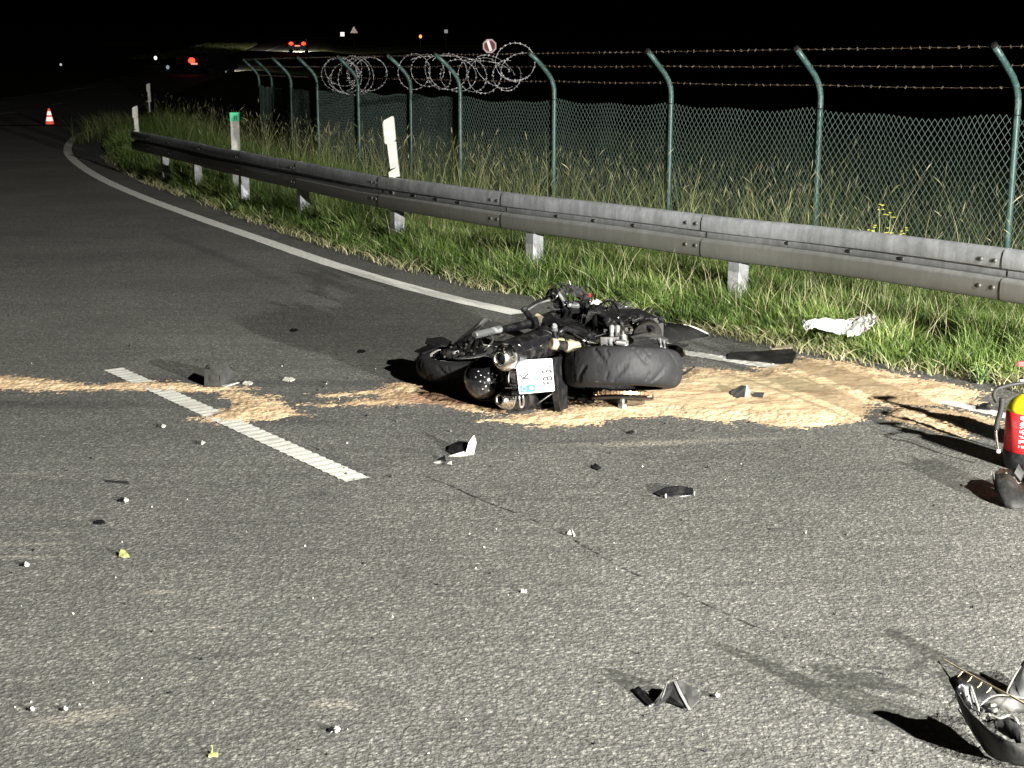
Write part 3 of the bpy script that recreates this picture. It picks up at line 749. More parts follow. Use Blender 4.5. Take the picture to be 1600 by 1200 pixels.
# ------------------------------------------------------------------ mesh fence with angled arms
FD = Vector((-1.33, 2.11, 0)).normalized()
FP = [Vector((4.57 - 1.335 * k, 13.07 + 2.11 * k, 0)) for k in range(-3, 5)]
def fpx(px, D): return Vector(((px - 800) / FOC * (D * CP + .43 * SP + .0), D, 0))
FP += [fpx(642, 23.8), fpx(560, 26.0), fpx(496, 28.3), fpx(455, 30.6), fpx(425, 33), fpx(405, 36)]
fence = empty('mesh_fence', (FP[3].x, FP[3].y, -.5), 'tall green chain-link fence with outward angled arms and three barbed wires', 'fence')
GZ = -.5; MT = 1.38
def arm_dir(i):
    a = FP[max(i - 1, 0)]; b = FP[min(i + 1, len(FP) - 1)]; d = (b - a).normalized(); return d, Vector((-d.y, d.x, 0)) if False else Vector((-d.y, d.x, 0))
arm_pts = []
for i, p in enumerate(FP):
    d, n = arm_dir(i)
    if n.x > 0: n = -n
    jit = rnd.uniform(-.02, .02)
    pts = [p + Vector((0, 0, GZ)), p + Vector((0, 0, .5)), p + Vector((0, 0, 1.40))]
    arc = [(0, 1.48), (.012, 1.56), (.045, 1.64), (.10, 1.72), (.24, 1.86), (.385 + jit, 1.985)]
    pts += [p + n * a + Vector((0, 0, z)) for a, z in arc]
    bm = bmesh.new(); tube(bm, pts, .031, 12); post = obj('fence_post', bm, FENCE_GREEN, fence, smooth=True)
    b2 = bmesh.new(); tp = pts[-1]; dd = (pts[-1] - pts[-2]).normalized(); lathe(b2, tp - dd * .004, dd, [(0, .034), (.02, .034), (.028, .02)], 12); obj('cap', b2, STEELD, post)
    b2 = bmesh.new(); ring(b2, p + Vector((0, 0, MT - .01)), (0, 0, 1), [(0, .033), (.012, .033), (.012, .037), (0, .037)], 14); obj('tie_band', b2, BLACKP, post)
    arm_pts.append([p + n * .37 + Vector((0, 0, 1.975)), p + n * .19 + Vector((0, 0, 1.815)), p + n * .035 + Vector((0, 0, 1.62))])
def prisms(A, B, r):
    """thin three-sided wires from A to B (n,3)"""
    d = B - A; d /= np.linalg.norm(d, axis=1)[:, None] + 1e-9
    u = np.cross(d, [0.31, .77, .55]); u /= np.linalg.norm(u, axis=1)[:, None]; v = np.cross(d, u)
    R = []
    for P_ in (A, B):
        for k in range(3):
            a = 2 * math.pi * k / 3; R.append(P_ + (u * math.cos(a) + v * math.sin(a)) * r)
    V = np.stack(R, 1).reshape(-1, 3); b = np.arange(len(A))[:, None] * 6
    L = np.concatenate([b + [0, 1, 4, 3], b + [1, 2, 5, 4], b + [2, 0, 3, 5]], 1).ravel()
    return V, L, np.full(3 * len(A), 4)
hh = .049; cw = .0355
for i in range(len(FP) - 1):
    a, b = FP[i], FP[i + 1]; d = (b - a); Lf = d.length; d.normalize(); n = Vector((d.y, -d.x, 0))
    nc = int(Lf / cw); nc -= nc % 2; w = Lf / nc; nl = int((MT - GZ) / hh); far = i > 9
    J, C = np.meshgrid(np.arange(nl + 1), np.arange(nc), indexing='ij')
    X = (C + ((J + C) % 2 == 0)) * w
    sag = -.055 * np.sin(np.pi * X / Lf) * (.5 + .5 * rnd.random()) * (J / nl) - .015 * np.sin(X * 5 + i) * (J / nl)
    bow = (1 if i < 6 else .12) * .03 * np.sin(X * 2.3 + i * 1.7) * np.sin(J / nl * 3) + (.02 if i < 6 else .002) * np.sin(X * 6 + i)
    Pp = np.stack([a.x + d.x * X + n.x * bow, a.y + d.y * X + n.y * bow, GZ + (MT - GZ) * J / nl + sag], 2)
    A = Pp[:-1].reshape(-1, 3); B = Pp[1:].reshape(-1, 3)
    V, L, tot = prisms(A, B, .0026)
    o = np_mesh('wire_mesh', V, L, tot, WIRE, fence); o['kind'] = 'stuff'
def barbed(name, pts, sag, mat, parent, barb=.11, bl=.016, r=.0022):
    A, B = [], []
    for a, b in zip(pts, pts[1:]):
        k = max(2, int((b - a).length / barb)); P_ = []
        for q in range(k + 1):
            t = q / k; P_.append(a.lerp(b, t) - Vector((0, 0, sag * 4 * t * (1 - t))) + Vector((0, 0, rnd.gauss(0, .002))))
        for x, y in zip(P_, P_[1:]):
            A.append(x); B.append(y)
            m_ = x.lerp(y, .5)
            for q in range(3):
                e = Vector((rnd.gauss(0, 1), rnd.gauss(0, 1), rnd.gauss(0, 1))).normalized() * bl
                A.append(m_ - e); B.append(m_ + e)
            tw = (y - x).normalized() * .010; A.append(m_ - tw + Vector((0, 0, .003))); B.append(m_ + tw + Vector((0, 0, .003)))
    V, L, tot = prisms(np.array(A), np.array(B), r)
    return np_mesh(name, V, L, tot, mat, parent)
for k in range(3): barbed('barbed_wire', [q[k] for q in arm_pts], .012 * (k != 0), BARB, fence)

# ------------------------------------------------------------------ razor wire coils hung on the fence
def coil(label, loops, group):
    """loops: pixel centre, radii and tilt of each turn where it hangs, with the distance of that stretch of fence"""
    pts = []
    for (cx, cy, rx, ry, rot, Y0, a0, a1) in loops:
        for q in range(25):
            t = q / 24; a = a0 + (a1 - a0) * t
            x = rx * math.cos(a); y = ry * math.sin(a)
            X = cx + x * math.cos(rot) - y * math.sin(rot); Yp = cy + x * math.sin(rot) + y * math.cos(rot)
            pts.append((X, Yp, Y0 + .55 * (x / rx) * .5 * (Y0 / 24) + .1 * math.sin(3 * a)))
        pts.append(None)
    A, B = [], []; prev = None; acc = 0
    for q in pts:
        if q is None: prev = None; continue
        w_ = W(*q)
        if prev is not None:
            A.append(prev); B.append(w_)
            acc += (w_ - prev).length
            if acc > .07:
                acc = 0; d = (w_ - prev).normalized()
                for m_ in range(3):
                    e = Vector((rnd.gauss(0, 1), rnd.gauss(0, 1), rnd.gauss(0, 1))); e = (e - d * e.dot(d)).normalized() * .014 + d * rnd.uniform(-.012, .012)
                    A.append(w_ - e); B.append(w_ + e)
        prev = w_
    V, L, tot = prisms(np.array(A), np.array(B), .0042)
    return tag(np_mesh('razor_wire_coil', V, L, tot, RAZOR), label, 'razor wire', group)
PI2 = 2 * math.pi
coil('smaller tangled coil of razor wire on the dark left stretch of the fence', [
    (532, 117, 30, 26, .15, 27, 0, PI2), (541, 122, 24, 24, -.1, 26.8, 1, 7.6), (533, 112, 27, 21, .5, 26.7, 0, PI2), (553, 120, 24, 29, .35, 26.5, .6, 6.9), (563, 116, 20, 28, -.3, 26.4, 0, PI2),
    (575, 115, 30, 27, .1, 26.3, -1.2, 4.4), (545, 131, 33, 16, .25, 26.6, .2, 3.6), (580, 110, 24, 20, .3, 26.2, 2.2, 6.4), (549, 107, 16, 20, .2, 26.6, 2.5, 8.0)], 'razor wire coils on the fence')
coil('longer loose coil of razor wire ending in a high loop at a bent fence arm', [
    (647, 112, 25, 28, .1, 24, 0, PI2), (668, 110, 26, 25, .5, 23.6, .5, 6.4), (684, 114, 18, 27, -.45, 23.2, 0, PI2), (700, 112, 30, 28, .3, 22.8, -2.8, 3.0), (716, 118, 28, 25, .1, 22.3, 0, PI2), (738, 118, 22, 26, -.3, 21.8, .5, 7.0),
    (757, 118, 26, 28, .2, 21.4, 0, PI2), (774, 112, 36, 20, .6, 21, .2, 5.6), (792, 118, 22, 24, 0, 20.6, -.6, 5.0), (762, 106, 34, 10, .15, 21.2, 3.4, 6.6), (805, 97, 31, 30, 0, 20.0, 0, PI2), (812, 104, 30, 20, -.35, 19.8, 1.2, 6.4), (690, 96, 50, 9, 0, 23, 3.4, 6.1)],
    'razor wire coils on the fence')

# ------------------------------------------------------------------ plants
def leaf_plant(name, label, cat, base, stems, leafc, height, spread, leaf_len, flower=None, per=7):
    t = empty(name, base, label, cat)
    gm = simple(name + '_leaf_green', leafc, .5, 0, .35, 12); sm = simple(name + '_stem', (.17, .22, .08), .6)
    fm = simple(name + '_flower', flower, .6, 0, .1, 20) if flower else None
    for k in range(stems):
        a = rnd.uniform(0, PI2); h = height * rnd.uniform(.65, 1.0); dx = Vector((math.cos(a), math.sin(a), 0)) * spread * rnd.uniform(.2, 1)
        pts = [Vector(base) + dx * .15, Vector(base) + dx * .4 + Vector((0, 0, h * .5)), Vector(base) + dx + Vector((0, 0, h))]; P_ = spline(pts, 6)
        bm = bmesh.new(); tube(bm, P_, [.0035 - .002 * i / len(P_) for i in range(len(P_))], 5); obj('stem', bm, sm, t)
        for q in range(per):
            f = .25 + .7 * q / per; p = P_[int(f * (len(P_) - 1))]; an = rnd.uniform(0, PI2); l = leaf_len * rnd.uniform(.6, 1.2)
            dv = Vector((math.cos(an), math.sin(an), rnd.uniform(.1, .7))).normalized(); sd = dv.cross(Vector((0, 0, 1))).normalized(); dn = Vector((0, 0, -1))
            bm = bmesh.new(); rows = []
            for u, wd, dr in ((0, .06, 0), (.3, .75, .02), (.6, 1, .10), (.85, .6, .22), (1, .05, .34)):
                c = p + dv * l * u + dn * dr * l; hw = l * .2 * wd; rows.append([c - sd * hw + Vector((0, 0, hw * .3)), c, c + sd * hw + Vector((0, 0, hw * .3))])
            sheet(bm, rows, .0006); obj('leaf', bm, gm, t)
        if fm:
            for q in range(5):
                c = P_[-1] + Vector((rnd.gauss(0, .022), rnd.gauss(0, .022), rnd.gauss(0, .02)))
                bm = bmesh.new()
                for m_ in range(5):
                    an = PI2 * m_ / 5; e = Vector((math.cos(an), math.sin(an), .4)) * .011; s_ = Vector((-math.sin(an), math.cos(an), 0)) * .006
                    plate(bm, [c, c + e * .6 + s_, c + e * 1.1, c + e * .6 - s_], .0008)
                obj('flower', bm, fm, t)
    return t
leaf_plant('flowering_weed', 'branching weed with clusters of small yellow flowers just behind the guardrail', 'plant', G(1382, 366, 0) * 0 + Vector((W(1382, 390, 9.75).x, 9.75, .0)), 9, (.12, .2, .05), .87, .14, .055, (.62, .6, .08), 5)
leaf_plant('leafy_weed', 'broad-leaved weed among the grass at the right, above the fire extinguisher', 'plant', G(1566, 575), 9, (.14, .24, .05), .30, .2, .075, None, 6)
leaf_plant('leafy_weed', 'small bright yellow-green weed in the verge left of the broad-leaved one', 'plant', G(1527, 590), 6, (.2, .3, .05), .16, .1, .05, None, 5)
leaf_plant('leafy_weed', 'dark low weed clump at the edge of the tan oil binder', 'plant', G(1530, 600), 8, (.05, .12, .03), .13, .12, .05, None, 5)

# ------------------------------------------------------------------ film bag in the grass
base = G(1312, 530, .03)
Yb = 8.95
def bagsheet(name, grid, parent, mat=BAG):
    rows = [[W(x, y, Yb + dy) for x, y, dy in r] for r in grid]
    # crumple
    R2 = []
    for r in rows:
        rr = []
        for a, b in zip(r, r[1:]):
            for k in range(5): rr.append(a.lerp(b, k / 5))
        rr.append(r[-1]); R2.append(rr)
    R3 = []
    for a, b in zip(R2, R2[1:]):
        for k in range(4): R3.append([p.lerp(q, k / 4) for p, q in zip(a, b)])
    R3.append(R2[-1])
    for i, r in enumerate(R3):
        for j, p in enumerate(r):
            r[j] = p + Vector((rnd.gauss(0, .003), rnd.gauss(0, .009), rnd.gauss(0, .003)))
    bm = bmesh.new(); sheet(bm, R3, .0012); return obj(name, bm, mat, parent)
tb = empty('plastic_bag', base, 'crumpled white plastic film lying on the grass below the guardrail', 'plastic bag')
bagsheet('film_sheet', [[(1252, 502, .05), (1262, 500, .03), (1290, 497, .06), (1312, 499, .1), (1330, 503, .12)], [(1256, 513, -.02), (1268, 507, -.03), (1290, 512, 0), (1312, 514, .02), (1330, 516, .02)], [(1258, 518, -.05), (1270, 512, -.06), (1292, 517, -.05), (1312, 522, -.05), (1332, 522, -.06)]], tb)
bagsheet('film_sheet', [[(1322, 512, .05), (1340, 500, .1), (1352, 494, .12), (1365, 488, .14)], [(1322, 518, -.02), (1345, 510, .0), (1358, 504, .02), (1369, 497, .04)], [(1324, 526, -.08), (1342, 524, -.07), (1358, 513, -.05), (1366, 505, -.02)]], tb)
bagsheet('grey_lining', [[(1310, 503, .14), (1330, 497, .2), (1350, 492, .2)], [(1316, 514, .1), (1334, 512, .12), (1350, 502, .12)]], tb, simple('grey_film', (.3, .27, .25), .5))

# ------------------------------------------------------------------ the fallen motorcycle
bike = empty('motorcycle', G(880, 610), 'wrecked black motorcycle lying on its left side with number plate towards the viewer', 'motorcycle')
# rear wheel, its axle nearly upright, the lower end leaning towards the camera
ax = Vector((0.02, math.sin(math.radians(16)), math.cos(math.radians(16)))).normalized()
RWc = Vector((.595, 7.47, .218))
def tyre(name, c, axis, R, wd, rim_r, groove):
    nA, nS = 288, 26
    prof = []
    for k in range(nS + 1):
        a = math.pi * k / nS                                 # round sport profile over the crown
        prof.append((-math.cos(a) * wd / 2, rim_r + (R - rim_r) * (math.sin(a) ** .45)))
    d, u, v = frame(axis); c = Vector(c)
    S_ = np.array([q[0] for q in prof]); Rr = np.array([q[1] for q in prof]); A = np.arange(nA) * PI2 / nA
    AA, SS = np.meshgrid(A, S_, indexing='ij'); RR = np.broadcast_to(Rr, AA.shape).copy()
    if groove:
        x = SS / (wd / 2); ph = AA * 9 / PI2 * 1.0
        for sgn in (1, -1):
            f = (ph + sgn * x * .42 + (.5 if sgn > 0 else 0)) % 1; m1 = (np.abs(f - .5) < .06) & (sgn * x > .12) & (sgn * x < .86)
            f2 = (ph * 1.0 + sgn * x * .3 + .3) % 1; m2 = (np.abs(f2 - .5) < .03) & (sgn * x > .45) & (sgn * x < .8)
            RR[m1 | m2] -= .008
        RR += .0006 * rng.standard_normal(RR.shape)
    E1 = np.cos(AA)[..., None] * np.array(u) + np.sin(AA)[..., None] * np.array(v)
    V = np.array(c) + SS[..., None] * np.array(d) + RR[..., None] * E1
    m = nS + 1; i, j = np.meshgrid(np.arange(nA), np.arange(nS), indexing='ij'); a = (i * m + j).ravel(); b = (((i + 1) % nA) * m + j).ravel()
    L = np.stack([a, a + 1, b + 1, b], 1)
    mat = RUBBER
    return np_mesh(name, V.reshape(-1, 3), L.ravel(), np.full(len(L), 4), mat, bike, smooth=True)
def rubber():
    m, nt, bs = new_mat('tyre_rubber'); co = coord(nt)
    c = ramp(nt, noise(nt, co, 14, 7, .7), [(.3, (.014, .014, .015)), (.6, (.021, .021, .022)), (.8, (.034, .033, .031))]).outputs[0]
    sc = N(nt, 'ShaderNodeMapping'); nt.links.new(co, sc.inputs[0]); sc.inputs['Scale'].default_value = (3, 3, 22); sc.inputs['Rotation'].default_value = (.2, .3, 0)
    scr = ramp(nt, noise(nt, sc.outputs[0], 3.2, 6, .75, .6), [(.67, 0.0), (.71, 1.0)]).outputs[0]
    c = mix(nt, mth(nt, 'MULTIPLY', scr, .45), c, (.22, .21, .19))
    nt.links.new(c, bs.inputs['Base Color']); bs.inputs['Roughness'].default_value = .62; bs.inputs['Specular IOR Level'].default_value = .22
    bump(nt, bs, noise(nt, co, 90, 5), .3, .003); return m
RUBBER = rubber()
tyre('rear_tyre', RWc, ax, .322, .205, .218, True)
def wheel_rim(name, c, axis, r, wd, mat, spokes=5, hub=.045):
    bm = bmesh.new(); d, u, v = frame(axis); c = Vector(c)
    ring(bm, c, axis, [(-wd / 2, r), (-wd / 2, r - .012), (-wd * .3, r - .03), (wd * .3, r - .03), (wd / 2, r - .012), (wd / 2, r)], 64)
    lathe(bm, c - d * wd * .3, axis, [(0, hub), (wd * .6, hub)], 20)
    for k in range(spokes):
        for q in (-.12, .12):
            a = PI2 * k / spokes; e0 = u * math.cos(a) + v * math.sin(a); e1 = u * math.cos(a + q) + v * math.sin(a + q)
            tube(bm, [c + e0 * hub * .8 + d * .02, c + e1 * (r - .02) + d * .012], [.016, .011], 8)
    return obj(name, bm, mat, bike, smooth=False)
wheel_rim('rear_rim', RWc, ax, .219, .15, STEELD)
def disc(name, c, axis, r0, r1, th, mat, holes=True):
    bm = bmesh.new(); ring(bm, c, axis, [(-th / 2, r0), (-th / 2, r1), (th / 2, r1), (th / 2, r0)], 64)
    return obj(name, bm, mat, bike)
disc('rear_brake_disc', RWc + ax * .105, ax, .07, .115, .005, ALU)
# sprocket under the wheel and its chain
bm = bmesh.new(); sc_ = RWc - ax * .138; d, u, v = frame(ax); NT = 43
outer = []
for k in range(NT * 4):
    a = PI2 * k / (NT * 4); r = .150 if k % 4 in (1, 2) else .138; outer.append((u * math.cos(a) + v * math.sin(a)) * r)
loft(bm, [[sc_ + e + d * z for e in outer] for z in (-.004, .004)]); obj('sprocket', bm, BRONZE, bike)
bm = bmesh.new()
for k in range(60):
    a = PI2 * k / 60; e = u * math.cos(a) + v * math.sin(a); tg_ = -u * math.sin(a) + v * math.cos(a)
    if k % 2: box(bm, sc_ + e * .151, (.013, .010, .014), Matrix((tuple(tg_), tuple(e), tuple(d))).transposed())
    else: box(bm, sc_ + e * .151, (.012, .014, .018), Matrix((tuple(tg_), tuple(e), tuple(d))).transposed())
ch = obj('chain', bm, BRONZE, bike)
bm = bmesh.new(); lathe(bm, RWc - ax * .165, ax, [(0, .05), (.0, .165), (.004, .17), (.010, .165), (.010, .05)], 40); obj('chain_guard_plate', bm, BLACKP, bike)
bm = bmesh.new(); lathe(bm, RWc - ax * .235, ax, [(0, .012), (.0, .016), (.02, .016), (.02, .026), (.045, .026), (.045, .014), (.09, .014)], 6); obj('axle_nut', bm, ALU, bike)
bm = bmesh.new(); lathe(bm, RWc + ax * .09, ax, [(0, .03), (.06, .03), (.06, .022), (.09, .022), (.09, .012)], 14); obj('axle', bm, ALU, bike)
# swingarm (right branch above the wheel), adjuster, caliper, hugger
def w_tube(name, pts, r, mat, n=8, k=5, smooth=True):
    bm = bmesh.new(); P_ = spline([W(*p) for p in pts], k) if len(pts) > 2 else [W(*p) for p in pts]
    rr = r
    if isinstance(r, (list, tuple)): rr = [float(np.interp(i / (len(P_) - 1), np.linspace(0, 1, len(r)), r)) for i in range(len(P_))]
    tube(bm, P_, rr, n); return obj(name, bm, mat, bike, smooth=smooth)
def w_plate(name, pts, th, mat, parent=None):
    bm = bmesh.new(); plate(bm, [W(*p) for p in pts], th); return obj(name, bm, mat, parent or bike)
def w_box(name, p, s, mat, rot=(0, 0, 0), bev=.006):
    from mathutils import Euler
    bm = bmesh.new(); bbox(bm, W(*p), s, Euler(rot).to_matrix(), bev); return obj(name, bm, mat, bike)
def w_cyl(name, a, b, prof, mat, n=20, squash=1, smooth=False, twist=0):
    A, B = W(*a), W(*b); bm = bmesh.new(); L = (B - A).length
    lathe(bm, A, B - A, [(s_ * L, r) for s_, r in prof], n, True, squash, twist); return obj(name, bm, mat, bike, smooth=smooth)
w_tube('swingarm', [(975, 535, 7.60), (960, 533, 7.8), (930, 528, 8.1), (915, 520, 8.4)], [.03, .035, .045, .05], STEELD, 10)
w_tube('swingarm', [(975, 628, 7.42), (940, 622, 7.65), (905, 600, 8.0), (900, 580, 8.3)], [.022, .03, .035, .04], STEELD, 10)
w_plate('adjuster_plate', [(938, 527, 7.5), (940, 556, 7.45), (948, 556, 7.45), (950, 533, 7.5), (972, 532, 7.52), (974, 527, 7.52)], .008, STEELD)
w_box('axle_block', (944, 545, 7.44), (.03, .03, .045), STEELD, (.2, .3, .1))
w_cyl('axle_sleeve', (954, 531, 7.5), (957, 553, 7.45), [(0, .017), (.5, .015), (.5, .012), (1, .012)], SILVER, 12)
w_box('brake_caliper', (970, 535, 7.46), (.065, .035, .024), ALU, (.25, .1, .05), .007)
w_cyl('caliper_bolt', (974, 526, 7.50), (976, 556, 7.44), [(0, .012), (.2, .012), (.2, .019), (.45, .02), (.45, .026), (.7, .024), (.7, .016), (1, .016)], SILVER, 12)
w_cyl('banjo_bolt', (973, 518, 7.52), (974, 530, 7.5), [(0, .006), (.5, .01), (1, .012)], ALU, 10)
w_tube('brake_hose', [(974, 518, 7.52), (968, 500, 7.6), (967, 485, 7.75), (952, 470, 8.0), (930, 480, 8.2)], .0045, BLACKP, 6)
# hugger over the wheel: curved shell
rows = []
for i in range(10):
    a = math.radians(150 - 13 * i) - .9
    r = []
    for j, (sx, rr) in enumerate([(.075, .335), (.11, .325), (.128, .29), (.13, .24)]):
        e = Vector((math.cos(a), math.sin(a), 0)); e = (e - ax * e.dot(ax)).normalized(); r.append(RWc + ax * sx + e * rr)
    rows.append(r)
bm = bmesh.new(); sheet(bm, rows, .004); obj('hugger', bm, MATTEB, bike, smooth=True)
w_plate('hugger_cover', [(982, 541, 7.5), (1000, 533, 7.55), (1020, 531, 7.58), (1028, 536, 7.56), (1032, 552, 7.48), (1005, 556, 7.44), (985, 556, 7.44)], .02, MATTEB)
w_plate('rear_set_plate', [(1026, 529, 7.6), (1042, 536, 7.6), (1055, 541, 7.6), (1058, 556, 7.5), (1034, 553, 7.48)], .014, ALU)
for k_ in range(3): w_cyl('rear_set_rib', (1031 + 6 * k_, 529 + 3.5 * k_, 7.56), (1033 + 6 * k_, 541 + 2.5 * k_, 7.52), [(0, .006), (1, .006)], SILVER, 8)
# number plate: its top points left because the machine lies on its side
pc = [W(805.5, 563.5, 7.22), W(862.5, 560, 7.25), W(866.5, 611, 7.16), W(811.5, 616, 7.13)]   # image TL, TR, BR, BL
bm = bmesh.new()
def rr_quad(q, rad=.10):
    out = []
    for i in range(4):
        a, b, c = q[i - 1], q[i], q[(i + 1) % 4]
        for t_ in (rad, rad * .35): out.append(b.lerp(a, t_))
        for t_ in (rad * .35, rad): out.append(b.lerp(c, t_))
    return out
q = rr_quad(pc, .07); nr = (pc[1] - pc[0]).cross(pc[3] - pc[0]).normalized()
if nr.y > 0: nr = -nr
plate(bm, q, .003, nr); lp = obj('number_plate', bm, PLATEW, bike)
ex = (pc[1] - pc[0]); ey = (pc[0] - pc[3]); cen = sum(pc, Vector()) / 4
def PL(u_, v_): return pc[0].lerp(pc[1], u_).lerp(pc[3].lerp(pc[2], u_), v_) + nr * .0026      # u: image right, v: image down
bm = bmesh.new(); rim_ = [PL(u_, v_) for u_, v_ in ((.03, .03), (.97, .03), (.97, .97), (.03, .97))]
for a, b in zip(rim_, rim_[1:] + rim_[:1]): tube(bm, [a, b], .0008, 4)
obj('plate_border', bm, GREYINK, bike)
bm = bmesh.new(); plate(bm, [PL(.03, .76), PL(.46, .745), PL(.47, .965), PL(.05, .97)], .0008, nr); obj('euro_band', bm, BLUE, lp)
up_txt = (PL(0, 0) - PL(0, 1)).normalized(); top_txt = (PL(0, .5) - PL(1, .5)).normalized()          # reading direction = image up, letters' top = image left
def ptxt(name, s, size, u_, v_, mat, sx=1, off=.0008): put_text(name, s, size, basis(PL(u_, v_) + nr * off, up_txt, top_txt), mat, lp, sx)
ptxt('plate_letters', 'K', .073, .20, .50, INK, .72)
ptxt('plate_letters', 'FB 51', .073, .845, .50, INK, .66)
ptxt('euro_letter', 'D', .026, .36, .855, PLATEW, 1, .0012)
bm = bmesh.new()
for k_ in range(12):
    a = PI2 * k_ / 12; lathe(bm, PL(.15, .86) + (up_txt * math.cos(a) + top_txt * math.sin(a)) * .0115 + nr * .0006, nr, [(0, .0022), (.0008, .0022)], 6)
obj('euro_stars', bm, PLATEW, lp)
bm = bmesh.new(); lathe(bm, PL(.49, .225), nr, [(0, .0155), (.0008, .0155)], 24); sl = obj('registration_seal', bm, GREYINK, lp)
bm = bmesh.new(); lathe(bm, PL(.49, .225) + nr * .0008, nr, [(0, .0125), (.0006, .0125)], 24); obj('registration_seal', bm, PLATEW, lp)
bm = bmesh.new(); lathe(bm, PL(.49, .225) + nr * .0014, nr, [(0, .0075), (.0006, .0075)], 12); obj('registration_seal', bm, GREYINK, lp)
bm = bmesh.new(); lathe(bm, PL(.52, .585), nr, [(0, .0125), (.0008, .0125)], 12); obj('inspection_sticker', bm, BLUE, lp)
bm = bmesh.new(); lathe(bm, PL(.52, .585) + nr * .0008, nr, [(0, .006), (.0006, .006)], 12); obj('inspection_sticker', bm, GREYINK, lp)
bm = bmesh.new(); lathe(bm, PL(.11, .19), nr, [(0, .0028), (.0008, .0028)], 8); lathe(bm, PL(.665, .455), nr, [(0, .0028), (.0008, .0028)], 8); obj('plate_screw', bm, GREENR, lp)
# plate holder
w_tube('plate_holder', [(806, 580, 7.24), (797, 580, 7.25), (795, 598, 7.24), (806, 601, 7.22)], .006, ALU, 6, 3)
w_tube('plate_holder', [(806, 562, 7.24), (806, 543, 7.2), (812, 540, 7.2), (814, 560, 7.24)], .005, ALU, 6, 3)
w_tube('plate_holder', [(811, 618, 7.18), (813, 636, 7.2), (818, 632, 7.2), (817, 618, 7.18)], .006, ALU, 6, 3)
w_tube('plate_holder', [(864, 614, 7.2), (852, 622, 7.18), (838, 632, 7.17)], .005, STEELD, 6, 3)
w_plate('plate_hanger', [(862, 560, 7.3), (880, 556, 7.5), (884, 640, 7.45), (872, 644, 7.35), (866, 612, 7.25)], .03, BLACKP)
# two silencers with polished tips
def silencer(a, b, r, rot, sq=1.12):
    A, B = W(*a), W(*b); ax_ = (B - A); L = ax_.length
    bm = bmesh.new(); lathe(bm, A, ax_, [(0, r * .80), (.012, r * .97), (.03, r), (L * .82, r * 1.02), (L * .92, r * .9), (L, r * .55)], 10, True, sq, rot); o = obj('silencer', bm, GLOSSB, bike)
    bmesh_bev = o.modifiers.new('edge_round', 'BEVEL'); bmesh_bev.width = .004; bmesh_bev.segments = 2; bmesh_bev.limit_method = 'ANGLE'
    b2 = bmesh.new(); lathe(b2, A + ax_.normalized() * .004, -ax_, [(0, r * .93), (.02, r * .90), (.055, r * .66), (.07, r * .52), (.072, r * .44), (.05, r * .40), (.01, r * .38)], 24, False, sq); obj('silencer_tip', b2, CHROME, bike, smooth=True)
    b2 = bmesh.new(); lathe(b2, A - ax_.normalized() * .02, ax_, [(0, r * .39), (.002, r * .39)], 16); obj('silencer_outlet', b2, MATTEB, bike)
    b2 = bmesh.new(); ring(b2, A + ax_.normalized() * L * .86, ax_, [(0, r * 1.0), (.012, r * 1.0), (.012, r * 1.07), (0, r * 1.07)], 24); obj('silencer_band', b2, ALU, bike, smooth=True)
silencer((790, 558, 7.16), (860, 534, 7.62), .070, .3)
silencer((793, 625, 7.32), (872, 626, 7.62), .058, .1, 1.0)
w_tube('exhaust_pipe', [(848, 537, 7.5), (868, 536, 7.62), (888, 538, 7.7), (905, 542, 7.75), (925, 548, 7.8)], .030, CREAMP, 16)
w_cyl('pipe_collar', (861, 537, 7.44), (872, 538.5, 7.46), [(0, .026), (.1, .031), (.9, .031), (1, .028)], CREAMP, 18)
w_cyl('pipe_clamp', (873, 539, 7.43), (882, 540, 7.45), [(0, .026), (1, .026)], BLACKP, 16)
w_cyl('pipe_collar', (884, 541, 7.42), (904, 543.5, 7.46), [(0, .028), (.1, .034), (.9, .034), (1, .028)], CREAMP, 18)
w_tube('exhaust_hanger', [(866, 512, 7.55), (868, 528, 7.52), (874, 545, 7.5), (884, 556, 7.5)], .013, BLACKP, 8)
w_cyl('hanger_bolt', (866, 507, 7.50), (866, 517, 7.56), [(0, .008), (.2, .016), (1, .018)], SILVER, 14)
w_tube('exhaust_hanger', [(842, 512, 7.6), (856, 511, 7.55), (866, 512, 7.55)], .009, STEELD, 8)
